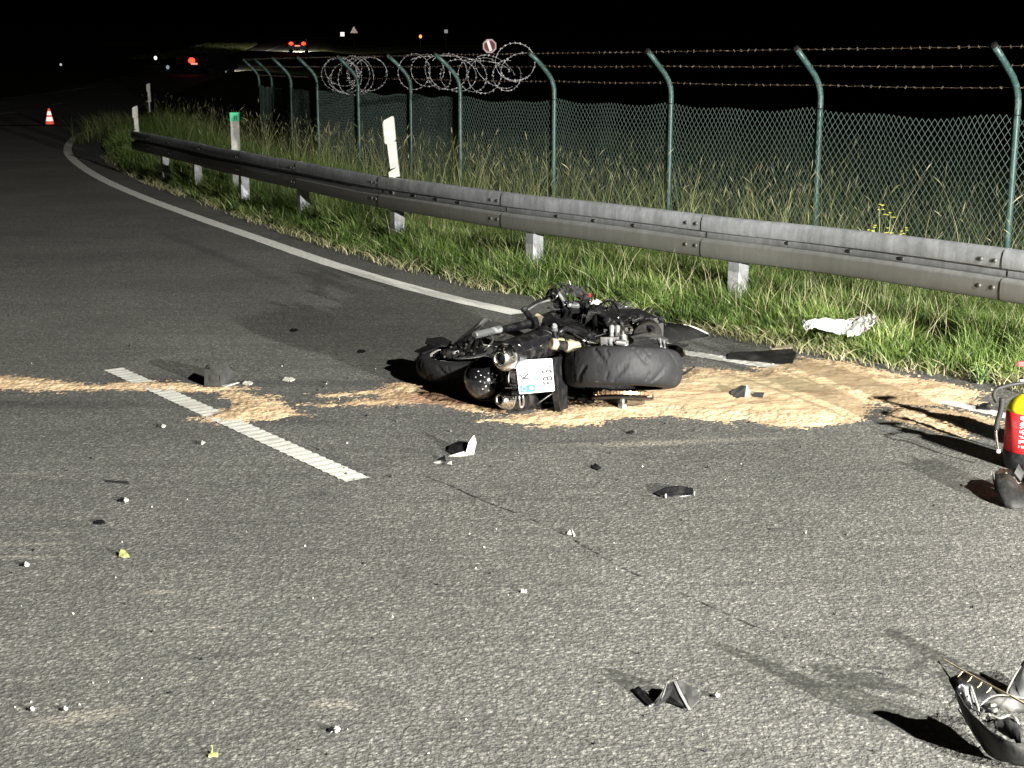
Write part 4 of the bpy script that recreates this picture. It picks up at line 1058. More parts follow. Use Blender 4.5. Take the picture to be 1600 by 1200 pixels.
# tail unit and lamp cluster
def ellipsoid(bm, c, s, R=None, n=20, m=12, a0=0, a1=math.pi):
    c = Vector(c); R = R or Matrix.Identity(3); rings = []
    for i in range(m + 1):
        th = a0 + (a1 - a0) * i / m; r = max(math.sin(th), 1e-3); z = math.cos(th)
        rings.append([c + R @ Vector((s[0] * r * math.cos(PI2 * k / n), s[1] * r * math.sin(PI2 * k / n), s[2] * z)) for k in range(n)])
    loft(bm, rings)
Rt = Vector((-.35, -1, .15)).to_track_quat('Z', 'Y').to_matrix()
bm = bmesh.new(); tc = W(758, 592, 7.5); ellipsoid(bm, tc, (.115, .115, .13), Rt); obj('tail_light_lens', bm, GLOSSB, bike, smooth=True)
LED = simple('chromed_led_cup', (.75, .75, .78), .2, .8, .1, 30, None, 8, 0)
for (x, y) in [(743, 589), (750, 596), (751, 586), (757, 589), (757, 598), (759, 604), (763, 583), (764, 592), (768, 598), (769, 588), (770, 583), (774, 592), (754, 608), (764, 610), (776, 586), (747, 580)]:
    # project each LED cup to the lens surface
    d_ = ray(x, y); o_ = Vector((0, 0, CAMH)); Ri = Rt.transposed(); oo = Ri @ (o_ - tc); dd = Ri @ d_
    sx = Vector((1 / .115, 1 / .115, 1 / .13)); oo = Vector([oo[i] * sx[i] for i in range(3)]); dd = Vector([dd[i] * sx[i] for i in range(3)])
    A_ = dd.dot(dd); B_ = 2 * oo.dot(dd); C_ = oo.dot(oo) - 1; D_ = B_ * B_ - 4 * A_ * C_
    if D_ < 0: continue
    h_ = o_ + d_ * ((-B_ - math.sqrt(D_)) / (2 * A_)); nn_ = (h_ - tc).normalized()
    bm = bmesh.new(); lathe(bm, h_ - nn_ * .002, nn_, [(0, .0055), (.003, .0045), (.0045, .002)], 8); obj('led_cup', bm, LED, bike)
bm = bmesh.new(); ellipsoid(bm, W(790, 588, 7.75), (.16, .30, .13), Vector((.3, 1, .2)).to_track_quat('Y', 'Z').to_matrix()); obj('tail_cowl', bm, GLOSSB, bike, smooth=True)
bm = bmesh.new(); ring(bm, tc, Rt @ Vector((0, 0, 1)), [(-.01, .113), (.01, .113), (.01, .121), (-.01, .121)], 32); obj('lamp_bezel', bm, BLACKP, bike, smooth=True)
# seat, tank and frame lying behind the plate
w_tube('seat', [(820, 590, 7.7), (860, 575, 7.9), (895, 560, 8.15)], [.07, .10, .09], MATTEB, 12)
bm = bmesh.new(); ellipsoid(bm, W(915, 535, 8.35), (.16, .25, .13), Vector((.5, 1, .1)).to_track_quat('Y', 'Z').to_matrix()); obj('fuel_tank', bm, GLOSSB, bike, smooth=True)
w_tube('subframe_tube', [(870, 520, 7.7), (895, 528, 7.85), (930, 532, 8.0), (960, 528, 8.1)], .013, STEELD, 8)
w_tube('subframe_tube', [(876, 556, 7.5), (900, 552, 7.6), (935, 548, 7.7), (950, 540, 7.8)], .012, ALU, 8)
w_tube('subframe_tube', [(880, 512, 7.8), (905, 520, 7.9), (935, 524, 8.0), (965, 520, 8.1)], .016, BLACKP, 8)
for (pts, r, m_) in [([(884, 545, 7.5), (896, 552, 7.5), (912, 549, 7.52), (925, 553, 7.5)], .009, CREAMP), ([(898, 555, 7.5), (915, 556, 7.5), (935, 553, 7.45)], .008, ALU), ([(905, 530, 7.7), (918, 540, 7.65), (934, 540, 7.6)], .01, BLACKP),
                     ([(880, 525, 7.7), (892, 535, 7.6), (902, 545, 7.6), (910, 556, 7.5)], .006, STEELD), ([(912, 528, 7.75), (930, 536, 7.65), (940, 534, 7.6)], .007, ALU), ([(890, 518, 7.9), (912, 531, 7.8), (938, 529, 7.8)], .008, GREYP)]:
    w_tube('cable', pts, r, m_, 6)
# engine and airbox bulk
bm = bmesh.new(); bbox(bm, W(975, 520, 8.15), (.36, .40, .22), Matrix.Rotation(.25, 3, 'Z'), .03); obj('engine_block', bm, MATTEB, bike)
bm = bmesh.new(); bbox(bm, W(940, 505, 8.3), (.22, .30, .16), Matrix.Rotation(-.2, 3, 'Z') @ Matrix.Rotation(.2, 3, 'Y'), .03); obj('airbox', bm, MATTEB, bike)
for i in range(9):
    x = 950 + i * 9.5 + rnd.uniform(-2, 2); y = 503 + rnd.uniform(-6, 6) + i * 1.0; Y_ = 7.9 + rnd.uniform(-.04, .04)
    w_cyl('engine_bolt', (x, y, Y_), (x + rnd.uniform(-1, 1), y + 7, Y_ - .02), [(0, .004), (.3, .010), (1, .011)], ALU if i % 2 else CHROME, 6)
for i in range(6):
    w_box('cooling_fin', (962 + i * 3.2, 505 + i * 2.2, 7.88), (.12, .07, .005), STEELD, (.3 + .2 * math.sin(i * 3), .25 * math.sin(i * 5), .2), .002)
w_cyl('clutch_cover', (1010, 508, 7.95), (1012, 522, 7.86), [(0, .05), (.5, .070), (1, .078)], GLOSSB, 24, 1.0)
w_cyl('clutch_cover_rim', (1012, 521, 7.862), (1012.4, 523.5, 7.845), [(0, .080), (1, .080)], STEELD, 24)
w_cyl('oil_filler', (1000, 492, 7.9), (1001, 501, 7.88), [(0, .015), (1, .02)], BLACKP, 10)
for k_ in range(2): w_cyl('injector_body', (956 + 9 * k_, 508, 7.78), (955.5 + 9 * k_, 528, 7.74), [(0, .008), (.1, .015), (.5, .013), (.6, .010), (1, .014)], SILVER if k_ == 0 else ALU, 10)
w_cyl('linkage_rod', (967, 522, 7.66), (966, 545, 7.55), [(0, .007), (1, .007)], ALU, 8)
w_plate('frame_spar', [(985, 528, 7.72), (1010, 522, 7.8), (1030, 524, 7.85), (1044, 532, 7.8), (1020, 530, 7.7), (990, 533, 7.66)], .016, GREYP)
w_plate('frame_spar', [(972, 500, 8.0), (985, 490, 8.2), (1000, 487, 8.3), (1022, 498, 8.2), (1032, 506, 8.1), (1010, 494, 8.2), (990, 495, 8.15)], .02, BLACKP)
w_plate('side_cover', [(895, 512, 8.0), (925, 520, 7.95), (962, 524, 7.85), (955, 533, 7.75), (915, 530, 7.8), (892, 520, 7.9)], .02, MATTEB)
w_plate('side_cover', [(868, 505, 8.1), (885, 497, 8.25), (905, 508, 8.1), (928, 518, 8.0), (898, 519, 7.95), (876, 514, 8.0)], .03, BLACKP)
w_tube('coolant_hose', [(925, 480, 8.3), (934, 492, 8.2), (930, 505, 8.1), (938, 516, 8.0)], .02, MATTEB, 10)
w_tube('coolant_hose', [(960, 495, 8.2), (985, 487, 8.3), (1010, 492, 8.3), (1035, 506, 8.25)], .014, BLACKP, 10)
# small fittings crowding the engine, subframe and steering head
for (x0, y0, x1, y1, Y0, Y1, n_) in [(940, 494, 1036, 528, 7.82, 8.0, 46), (908, 522, 945, 556, 7.5, 7.75, 22), (925, 478, 990, 502, 8.3, 8.6, 20), (868, 452, 925, 500, 8.4, 8.6, 16)]:
    for i in range(n_):
        x = rnd.uniform(x0, x1); y = rnd.uniform(y0, y1); Y_ = rnd.uniform(Y0, Y1) + .25 * (y1 - y) / (y1 - y0) * 0; m_ = rnd.choice([BLACKP, GLOSSB, MATTEB, STEELD, STEELD, ALU, GREYP, GLOSSB, CHROME])
        small = m_ in (ALU, CHROME); k_ = rnd.random(); sz = .5 if small else 1
        if k_ < .4: w_box('engine_fitting', (x, y, Y_), (rnd.uniform(.01, .045) * sz, rnd.uniform(.01, .04) * sz, rnd.uniform(.01, .04) * sz), m_, (rnd.random() * 3, rnd.random() * 3, rnd.random() * 3), .003)
        elif k_ < .7: w_cyl('engine_bolt', (x, y, Y_), (x + rnd.uniform(-4, 4), y + rnd.uniform(-4, 4) + 2, Y_ - .02), [(0, .004 * sz + .002), (.3, .010 * sz), (1, .011 * sz)], m_, 8)
        else: w_tube('cable', [(x, y, Y_), (x + rnd.uniform(-12, 12), y + rnd.uniform(-6, 6), Y_ - .02), (x + rnd.uniform(-20, 20), y + rnd.uniform(-7, 7), Y_)], rnd.uniform(.002, .0055), m_, 5, 4)
# torn belly fairing pointing right
rows = []
for t_ in (0, .35, .7, 1):
    top = [(1020, 507, 8.7), (1045, 505, 8.85), (1075, 509, 9.0), (1106, 522, 9.1)]; bot = [(1026, 525, 8.3), (1045, 538, 8.35), (1068, 532, 8.6), (1106, 524, 9.0)]
    rows.append([W(*a).lerp(W(*b), t_) + Vector((0, -.06 * math.sin(math.pi * t_), 0)) for a, b in zip(top, bot)])
bm = bmesh.new(); sheet(bm, rows, .006); obj('belly_fairing', bm, MATTEB, bike, smooth=True)
w_tube('fairing_edge', [(1068, 508, 8.98), (1085, 512, 9.04), (1106, 522, 9.08)], .007, SHARDW, 6)
# front end torn sideways
w_tube('fork_leg', [(708, 548, 7.98), (740, 527, 8.1), (790, 514, 8.3), (838, 503, 8.45), (872, 490, 8.55)], [.022, .024, .022, .030, .034], BLACKP, 14)
w_cyl('fork_slider', (741, 524, 8.06), (782, 514, 8.22), [(0, .02), (.04, .023), (.96, .023), (1, .02)], SILVER, 16, smooth=False)
w_tube('fork_leg', [(712, 575, 8.0), (760, 550, 8.2), (820, 528, 8.45), (868, 508, 8.6)], [.02, .024, .028, .03], BLACKP, 12)
for x, y, Y_ in ((829, 505, 8.40), (836, 503.5, 8.42), (844, 502, 8.44)): w_cyl('fork_ring', (x, y, Y_), (x + 3, y - .6, Y_ + .01), [(0, .038), (1, .038)], ALU if x == 836 else BLACKP, 14)
w_tube('fork_tube', [(846, 501, 8.46), (862, 497, 8.5), (888, 490, 8.6)], .034, GLOSSB, 14)
w_cyl('fork_scrape', (838, 494, 8.45), (846, 500, 8.42), [(0, .02), (1, .024)], CREAMP, 10)
# handlebar, lever, clamp, mirror, small screen
w_tube('handlebar', [(824, 483, 8.5), (840, 472, 8.6), (862, 465, 8.7)], .013, MATTEB, 10)
w_tube('brake_lever', [(822, 486, 8.46), (842, 474, 8.55), (862, 468, 8.62)], [.007, .007, .009], ALU, 8)
w_cyl('bar_end', (818, 481, 8.48), (828, 496, 8.44), [(0, .020), (.15, .024), (.4, .018), (1, .020)], BLACKP, 12)
w_box('switch_housing', (866, 462, 8.66), (.09, .08, .07), GLOSSB, (.3, .4, .2), .015)
w_box('brake_reservoir', (875, 457, 8.7), (.055, .05, .06), MATTEB, (.1, .5, .1), .012)
w_cyl('reservoir_screw', (864, 458, 8.60), (868, 466, 8.58), [(0, .010), (1, .012)], CHROME, 10)
w_tube('throttle_cable', [(863, 470, 8.6), (870, 463, 8.58), (874, 455, 8.6)], .006, ALU, 6)
w_tube('triple_clamp', [(874, 462, 8.65), (878, 480, 8.6), (882, 500, 8.55), (896, 518, 8.5)], [.035, .045, .05, .04], MATTEB, 10)
w_tube('steering_damper', [(873, 458, 8.58), (880, 470, 8.55), (883, 478, 8.52)], .011, SILVER, 8)
w_box('upper_clamp', (896, 477, 8.50), (.075, .05, .03), SILVER, (.2, .1, .1), .008)
w_box('instrument_housing', (893, 490, 8.5), (.10, .10, .09), BLACKP, (.2, .3, .3), .02)
w_tube('air_duct', [(896, 474, 8.6), (910, 480, 8.55), (914, 500, 8.5), (905, 520, 8.4)], [.02, .028, .035, .03], GLOSSB, 10)
w_plate('mirror_arm', [(876, 447, 8.9), (884, 446, 8.92), (886, 456, 8.85), (880, 460, 8.8)], .016, BLACKP)
w_tube('mirror_arm', [(874, 458, 8.75), (880, 450, 8.85), (892, 446, 8.95)], .008, STEELD, 8)
w_tube('mirror_arm', [(878, 446, 8.85), (884, 454, 8.8), (886, 460, 8.75)], .004, ALU, 6)
w_plate('fly_screen', [(886, 445, 9.0), (897, 446, 9.05), (912, 452, 9.05), (921, 462, 9.0), (919, 470, 8.95), (905, 468, 8.9), (893, 458, 8.9)], .006, GREYP)
w_box('instrument_panel', (916, 468, 8.85), (.07, .04, .06), STEELD, (.2, .4, .1), .01)
w_cyl('red_button', (921, 459, 8.78), (921.6, 463, 8.77), [(0, .007), (1, .009)], RED, 8)
w_box('headlight_bracket', (930, 480, 8.75), (.075, .05, .10), SHARDW, (.3, .5, .1), .015)
w_cyl('headlight_socket', (927, 480, 8.66), (929, 487, 8.64), [(0, .02), (.5, .026), (1, .02)], BLACKP, 14)
w_cyl('horn', (926, 492, 8.6), (928, 499, 8.56), [(0, .02), (.4, .045), (.8, .045), (1, .03)], ALU, 18)
w_plate('broken_bracket', [(946, 478, 8.8), (950, 483, 8.8), (962, 495, 8.75), (957, 495, 8.74), (948, 487, 8.78)], .01, SHARDW)
w_tube('radiator_pipe', [(938, 500, 8.5), (955, 499, 8.52), (975, 495, 8.55), (990, 489, 8.6)], .014, CREAMP, 8)
w_tube('radiator_pipe', [(940, 496, 8.55), (960, 494, 8.6), (968, 492, 8.6)], .010, SHARDW, 8)
w_box('fairing_stay', (960, 478, 8.8), (.05, .04, .07), BLACKP, (.1, .4, 0), .01)
w_plate('fairing_shard', [(963, 476, 8.8), (978, 478, 8.85), (990, 484, 8.85), (975, 489, 8.75), (965, 484, 8.78)], .006, GREYP)
w_plate('fairing_shard', [(980, 484, 8.8), (996, 486, 8.85), (1012, 496, 8.8), (995, 494, 8.75)], .006, BLACKP)
w_tube('wiring', [(905, 470, 8.8), (915, 474, 8.75), (922, 480, 8.7), (928, 474, 8.75), (940, 480, 8.7)], .004, BLACKP, 5)
w_tube('wiring', [(975, 480, 8.8), (985, 479, 8.8), (1000, 486, 8.75), (1015, 498, 8.6)], .003, ALU, 5)
for pts, r_, m_ in [([(862, 458, 8.7), (868, 446, 8.75), (880, 443, 8.8), (893, 447, 8.85)], .004, BLACKP), ([(884, 446, 8.85), (888, 438, 8.9), (892, 446, 8.9)], .0025, ALU), ([(905, 450, 8.95), (916, 447, 8.95), (926, 456, 8.9), (930, 468, 8.8)], .004, BLACKP),
                    ([(940, 476, 8.7), (948, 468, 8.7), (958, 474, 8.7), (966, 486, 8.6)], .005, STEELD), ([(968, 480, 8.6), (978, 472, 8.6), (990, 478, 8.6)], .004, BLACKP), ([(1004, 488, 8.3), (1018, 484, 8.35), (1032, 495, 8.3), (1040, 508, 8.2)], .005, BLACKP),
                    ([(932, 492, 8.4), (938, 478, 8.45), (946, 482, 8.4), (952, 500, 8.3)], .006, GREYP), ([(900, 500, 8.3), (912, 492, 8.35), (925, 498, 8.3)], .007, ALU)]:
    w_tube('cable', pts, r_, m_, 6)
for pts in [[(852, 470, 8.6), (862, 458, 8.65), (866, 462, 8.65), (858, 474, 8.6)], [(886, 458, 8.8), (892, 449, 8.85), (897, 456, 8.8)], [(1008, 496, 8.2), (1022, 492, 8.25), (1034, 502, 8.2), (1018, 506, 8.15)], [(948, 490, 8.5), (962, 482, 8.55), (974, 490, 8.5), (960, 498, 8.45)], [(928, 502, 8.2), (944, 496, 8.25), (952, 508, 8.15), (936, 512, 8.1)]]:
    w_plate('broken_bracket', pts, .008, rnd.choice([GREYP, STEELD, MATTEB]))
# front wheel lying nearly flat
FW = W(730, 566, 8.12); fax = Vector((-.06, -.05, 1)).normalized()
tyre('front_tyre', FW, fax, .300, .12, .215, True)
wheel_rim('front_rim', FW, fax, .216, .09, BLACKP, 5, .03)
bm = bmesh.new(); ring(bm, FW + fax * .052, fax, [(0, .200), (.004, .200), (.004, .214), (0, .214)], 64); obj('rim_stripe', bm, SHARDW, bike)
disc('front_brake_disc', FW + fax * .062, fax, .12, .155, .005, ALU)
w_cyl('front_axle', (702, 562, 8.02), (700, 546, 8.02), [(0, .03), (.6, .03), (.6, .018), (1, .018)], BLACKP, 12)
for (x, y, Y_, s_, r_) in [(715, 549, 7.98, (.12, .07, .05), (.2, -.3, .4)), (732, 543, 8.0, (.10, .08, .06), (.4, .2, .7)), (700, 553, 7.95, (.06, .05, .05), (.2, .5, .1))]:
    w_box('front_caliper', (x, y, Y_), s_, GLOSSB, r_, .014)
for (x, y) in [(704, 541), (707, 551), (717, 545), (724, 552), (728, 537), (736, 547), (745, 541), (740, 552), (753, 535), (694, 556)]:
    w_cyl('caliper_bolt', (x, y, 7.93), (x + 1, y + 2.4, 7.925), [(0, .004), (.5, .007), (1, .008)], CHROME if (x % 2) else ALU, 6)
for k_ in range(7): w_box('caliper_rib', (719 + k_ * 5.0 + rnd.uniform(-1.5, 1.5), 543 - k_ * .8 + rnd.uniform(-3, 3), 7.97), (rnd.uniform(.006, .018), rnd.uniform(.04, .08), rnd.uniform(.04, .085)), [GLOSSB, BLACKP, STEELD][k_ % 3], (.5 + rnd.uniform(-.3, .3), .35 + rnd.uniform(-.3, .3), rnd.uniform(-.3, .5)), .002)
w_tube('brake_hose', [(756, 548, 8.0), (764, 540, 8.0), (770, 532, 8.05), (768, 522, 8.1)], .006, ALU, 6)
w_cyl('fender_bracket', (778, 527, 8.2), (790, 522, 8.2), [(0, .016), (1, .010)], STEELD, 10)
w_plate('front_fender', [(706, 540, 8.1), (722, 526, 8.2), (742, 510, 8.3), (757, 498, 8.35), (768, 500, 8.4), (756, 506, 8.32), (745, 518, 8.2), (722, 538, 8.05)], .012, GREYP)
w_plate('front_fender', [(667, 530, 8.35), (690, 527, 8.4), (706, 534, 8.35), (700, 541, 8.2), (676, 540, 8.2), (664, 536, 8.25)], .01, MATTEB)
w_plate('front_fender', [(648, 549, 8.2), (668, 540, 8.25), (690, 538, 8.2), (680, 545, 8.12), (660, 553, 8.1)], .01, BLACKP)
# bits hanging below
w_plate('torn_panel', [(868, 640, 7.4), (878, 641, 7.4), (877, 651, 7.38), (872, 648, 7.38)], .004, SHARDW)
w_tube('side_stand', [(900, 622, 7.6), (930, 632, 7.5), (960, 640, 7.42)], .012, BLACKP, 8)
w_tube('torn_strap', [(1058, 588, 7.6), (1072, 582, 7.65), (1086, 572, 7.7)], [.01, .007, .003], BLACKP, 6)
w_tube('foot_peg', [(872, 520, 7.6), (885, 512, 7.65)], .014, BLACKP, 8)

# ------------------------------------------------------------------ fire extinguisher
ec = G(1599, 728); ex_ = empty('fire_extinguisher', ec, 'red fire extinguisher with yellow shoulder and black base cut by the right picture edge', 'fire extinguisher')
R_ = .095
def el(name, prof, mat, n=40, c=ec): bm = bmesh.new(); lathe(bm, c, (0, 0, 1), prof, n); return obj(name, bm, mat, ex_, smooth=True)
o = el('base_ring', [(0, R_ - .002), (.003, R_ + .003), (.075, R_ + .003), (.078, R_)], BLACKP)
o = el('cylinder_body', [(.079, R_ - .001), (.262, R_), (.2625, R_ - .001)], RED)
o = el('cylinder_shoulder', [(.263, R_ - .001), (.275, R_ - .003), (.300, R_ - .014), (.322, R_ - .035), (.335, .04), (.34, .03)], YELLOW)
o = el('valve', [(.341, .022), (.37, .022), (.372, .032), (.392, .032), (.394, .018), (.42, .018)], ALU, 16)
c = ec
bm = bmesh.new(); bbox(bm, c + Vector((-.005, 0, .485)), (.13, .026, .022), Matrix.Rotation(-.05, 3, 'Y'), .006); obj('squeeze_lever', bm, RED, ex_)
bm = bmesh.new(); tube(bm, spline([c + Vector((.02, 0, .48)), c + Vector((-.02, 0, .455)), c + Vector((.0, 0, .43)), c + Vector((-.03, 0, .405)), c + Vector((.01, 0, .39))], 5), .009, 8); obj('carry_handle', bm, RED, ex_)
bm = bmesh.new(); lathe(bm, c + Vector((-.055, -.01, .405)), (1, 0, .1), [(0, .006), (.003, .014), (.025, .014), (.03, .008)], 12); obj('pressure_gauge', bm, CHROME, ex_)
bm = bmesh.new(); hp = [c + Vector((-.01, -.02, .385)), c + Vector((-.045, -.03, .40)), W(1562, 606, c.y - .05), W(1553, 616, c.y - .06), W(1557, 628, c.y - .06)]; tube(bm, spline(hp, 6), .009, 10); obj('hose', bm, MATTEB, ex_, smooth=True)
bm = bmesh.new(); tube(bm, spline([W(1566, 622, c.y - .07), W(1564, 640, c.y - .07), W(1559, 658, c.y - .07), W(1556, 672, c.y - .07)], 6), [.008, .013, .016, .016, .012, .008] if False else .0125, 12); obj('nozzle_grip', bm, MATTEB, ex_, smooth=True)
bm = bmesh.new(); tube(bm, spline([W(1556, 672, c.y - .07), W(1557, 685, c.y - .07), W(1560, 704, c.y - .07)], 6), .0065, 8); obj('nozzle_tube', bm, CHROME, ex_, smooth=True)
bm = bmesh.new(); lathe(bm, W(1560, 702, c.y - .07), (0, 0, -1), [(0, .009), (.015, .010)], 10); obj('nozzle_tip', bm, SHARDW, ex_)
# fine print of the operating label, following the curve of the body
bm = bmesh.new(); rows_z = [.252, .246, .240, .234, .224, .218, .212, .206, .200, .190, .184, .178, .172, .160, .154, .14, .134, .128, .114, .108]
for z in rows_z:
    a = math.radians(-128)
    while a < math.radians(-40):
        w_ = rnd.uniform(.03, .13)
        if rnd.random() < .82:
            pts = [ec + Vector((math.cos(a + w_ * q / 3) * (R_ + .0006), math.sin(a + w_ * q / 3) * (R_ + .0006), z)) for q in range(4)]
            for p0, p1 in zip(pts, pts[1:]):
                vs = [bm.verts.new(p) for p in (p0, p1, p1 + Vector((0, 0, .0032)), p0 + Vector((0, 0, .0032)))]; bm.faces.new(vs)
        a += w_ + .02
obj('label_print', bm, PRINTW, ex_)
bm = bmesh.new(); a = math.radians(-88)
pp = [ec + Vector((math.cos(a + q) * (R_ + .0008), math.sin(a + q) * (R_ + .0008), z)) for q, z in ((0, .125), (.24, .125), (.24, .147), (0, .147))]
vs = [bm.verts.new(p) for p in pp]; bm.faces.new(vs); obj('label_square', bm, PRINTW, ex_)

def copy_thing(root, loc, label):
    c = root.copy(); COL.objects.link(c); c.location = loc; c['label'] = label
    for ch in root.children:
        d = ch.copy(); COL.objects.link(d); d.parent = c
    return c
second = copy_thing(ex_, ec + Vector((.245, .21, 0)), 'added extinguisher copy out of view beyond the right picture edge, casting the upper shadow')
second.scale = (1.12, 1.12, 1.38)  # unseen copy, added and stretched to cast the upper dark shadow
ex_['group'] = second['group'] = 'fire extinguishers set down on the road'
# ------------------------------------------------------------------ debris on the road
def GH(px, py, h=0):            # a point h above the ground spot seen at px, py
    p = G(px, py); return Vector((p.x, p.y, h))
def debris(label, pieces, cat='debris', name='plastic_debris', at=None):
    a = pieces[0][1][0]; t = empty(name, G(a[0], a[1]) if at is None else at, label, cat)
    for nm, pts, th, mat in pieces:
        bm = bmesh.new(); plate(bm, [GH(*p) for p in pts], th)
        bmesh.ops.subdivide_edges(bm, edges=bm.edges[:], cuts=1)
        for v in bm.verts: v.co += Vector((rnd.gauss(0, .0012), rnd.gauss(0, .0012), abs(rnd.gauss(0, .001))))
        obj(nm, bm, mat, t)
    return t
debris('open grey-black plastic box corner standing left of the motorcycle beyond the binder trail', [
    ('front_panel', [(320, 603, .004), (343, 605, .004), (343, 605, .10), (321, 603, .10)], .006, GREYP),
    ('side_panel', [(345, 605, .004), (366, 594, .004), (366, 594, .05), (356, 597, .095), (345, 604, .10)], .005, GREYP),
    ('back_panel', [(320, 602, .004), (328, 592, .004), (328, 592, .09), (321, 602, .10)], .005, MATTEB),
    ('loose_strip', [(346, 604, .002), (370, 598, .002), (374, 599, .004), (350, 606, .004)], .004, SHARDW)], name='plastic_box_fragment')
debris('folded grey-black fairing shard with a bright crease in the lower middle foreground', [
    ('right_face', [(1052, 1100, .006), (1078, 1112, .004), (1093, 1104, .02), (1088, 1096, .038), (1064, 1090, .05), (1052, 1090, .052)], .004, GREYP),
    ('left_face', [(1024, 1104, .004), (1040, 1098, .004), (1074, 1110, .004), (1052, 1091, .052), (1044, 1092, .046)], .004, MATTEB),
    ('fin', [(1020, 1102, .003), (1030, 1104, .003), (1042, 1094, .055), (1038, 1096, .035)], .004, GREYP),
    ('crease', [(1051, 1091, .055), (1054, 1092, .055), (1079, 1112, .006), (1075, 1112, .006)], .003, SILVER),
    ('flat_strip', [(988, 1080, .004), (998, 1079, .012), (1022, 1104, .008), (1014, 1105, .004)], .006, BLACKP)], name='fairing_shard')
debris('flat black plastic strip with two pale broken tips right of centre', [
    ('strip', [(1022, 772, .003), (1038, 769, .02), (1060, 768, .024), (1083, 770, .018), (1084, 775, .004), (1050, 777, .003), (1032, 777, .003)], .006, BLACKP),
    ('pale_tip', [(1036, 776, .004), (1041, 776, .012), (1040, 780, .003)], .004, SHARDW), ('pale_tip', [(1080, 772, .008), (1086, 772, .010), (1085, 776, .003)], .004, SHARDW)], name='fairing_shard')
debris('black shard with a raised white triangular corner in the middle of the lane', [
    ('white_corner', [(727, 712, .003), (740, 712, .004), (744, 708, .05), (741, 704, .075), (733, 708, .05)], .004, SHARDW),
    ('black_base', [(698, 706, .003), (706, 701, .02), (716, 699, .03), (732, 703, .035), (728, 711, .004), (712, 713, .003)], .006, BLACKP),
    ('white_edge', [(700, 714, .003), (728, 713, .003), (738, 711, .012), (735, 708, .015)], .003, SHARDW)], name='fairing_shard')
debris('tiny black chip with a white flake just left of the white-cornered shard', [('chip', [(684, 719, .003), (695, 717, .015), (697, 721, .003)], .005, BLACKP), ('flake', [(677, 724, .003), (688, 722, .006), (690, 725, .003)], .003, SHARDW)], name='plastic_chip')
debris('tiny white rounded flake below the white-cornered shard', [('flake', [(698, 726, .003), (705, 724, .01), (706, 728, .003)], .004, SHARDW)], name='plastic_chip')
debris('small solid black chip below the motorcycle rear wheel', [('chip', [(924, 731, .003), (930, 728, .012), (940, 732, .003), (934, 736, .003)], .006, BLACKP)], name='plastic_chip')
debris('small white clip on the paving joint in the middle of the lane', [('clip', [(886, 836, .003), (891, 833, .012), (893, 838, .003)], .004, SHARDW), ('clip_leg', [(894, 832, .01), (899, 838, .003), (896, 839, .003)], .003, SHARDW)], name='plastic_chip')
debris('scuffed pale grey shard lying on the tan binder right of the motorcycle', [
    ('shell', [(1138, 628, .006), (1142, 620, .03), (1158, 616, .05), (1166, 618, .05), (1162, 628, .01)], .004, GREYP), ('white_flap', [(1163, 627, .008), (1166, 617, .06), (1172, 622, .04), (1168, 629, .006)], .003, SHARDW),
    ('strip', [(1172, 627, .006), (1178, 622, .03), (1194, 622, .03), (1190, 628, .006)], .004, GREYP)], name='fairing_shard')
debris('small black and silver clamp near the grass by the extinguisher hose', [('clamp', [(1526, 641, .004), (1534, 637, .02), (1544, 637, .02), (1548, 642, .004)], .01, BLACKP), ('silver_tab', [(1540, 640, .02), (1546, 636, .03), (1548, 642, .01)], .005, CHROME)], name='metal_clamp')
debris('long dark strip lying along the shoulder where the binder meets the grass', [
    ('panel', [(1135, 562, .004), (1180, 566, .004), (1238, 570, .006), (1244, 560, .03), (1236, 558, .05), (1190, 558, .035), (1140, 554, .01)], .008, MATTEB),
    ('pale_crust', [(1205, 558, .05), (1238, 557, .055), (1236, 552, .05), (1215, 551, .04)], .006, simple('pale_tan', (.36, .3, .2), .9))], name='dark_strip')  # low dark strip, pale along its top
debris('thin metal rod lying on the lane right of centre', [('rod', [(1203, 827, .004), (1258, 832, .005), (1258, 833.5, .003), (1203, 828.5, .003)], .004, GREYP), ('bright_end', [(1256, 831, .004), (1261, 832, .007), (1259, 835, .003)], .004, SHARDW)], name='metal_rod')
debris('thin dark stick-like strip on the asphalt at left', [('strip', [(165, 752, .002), (200, 755, .006), (201, 757, .002), (166, 754, .002)], .004, MATTEB)], name='plastic_strip')
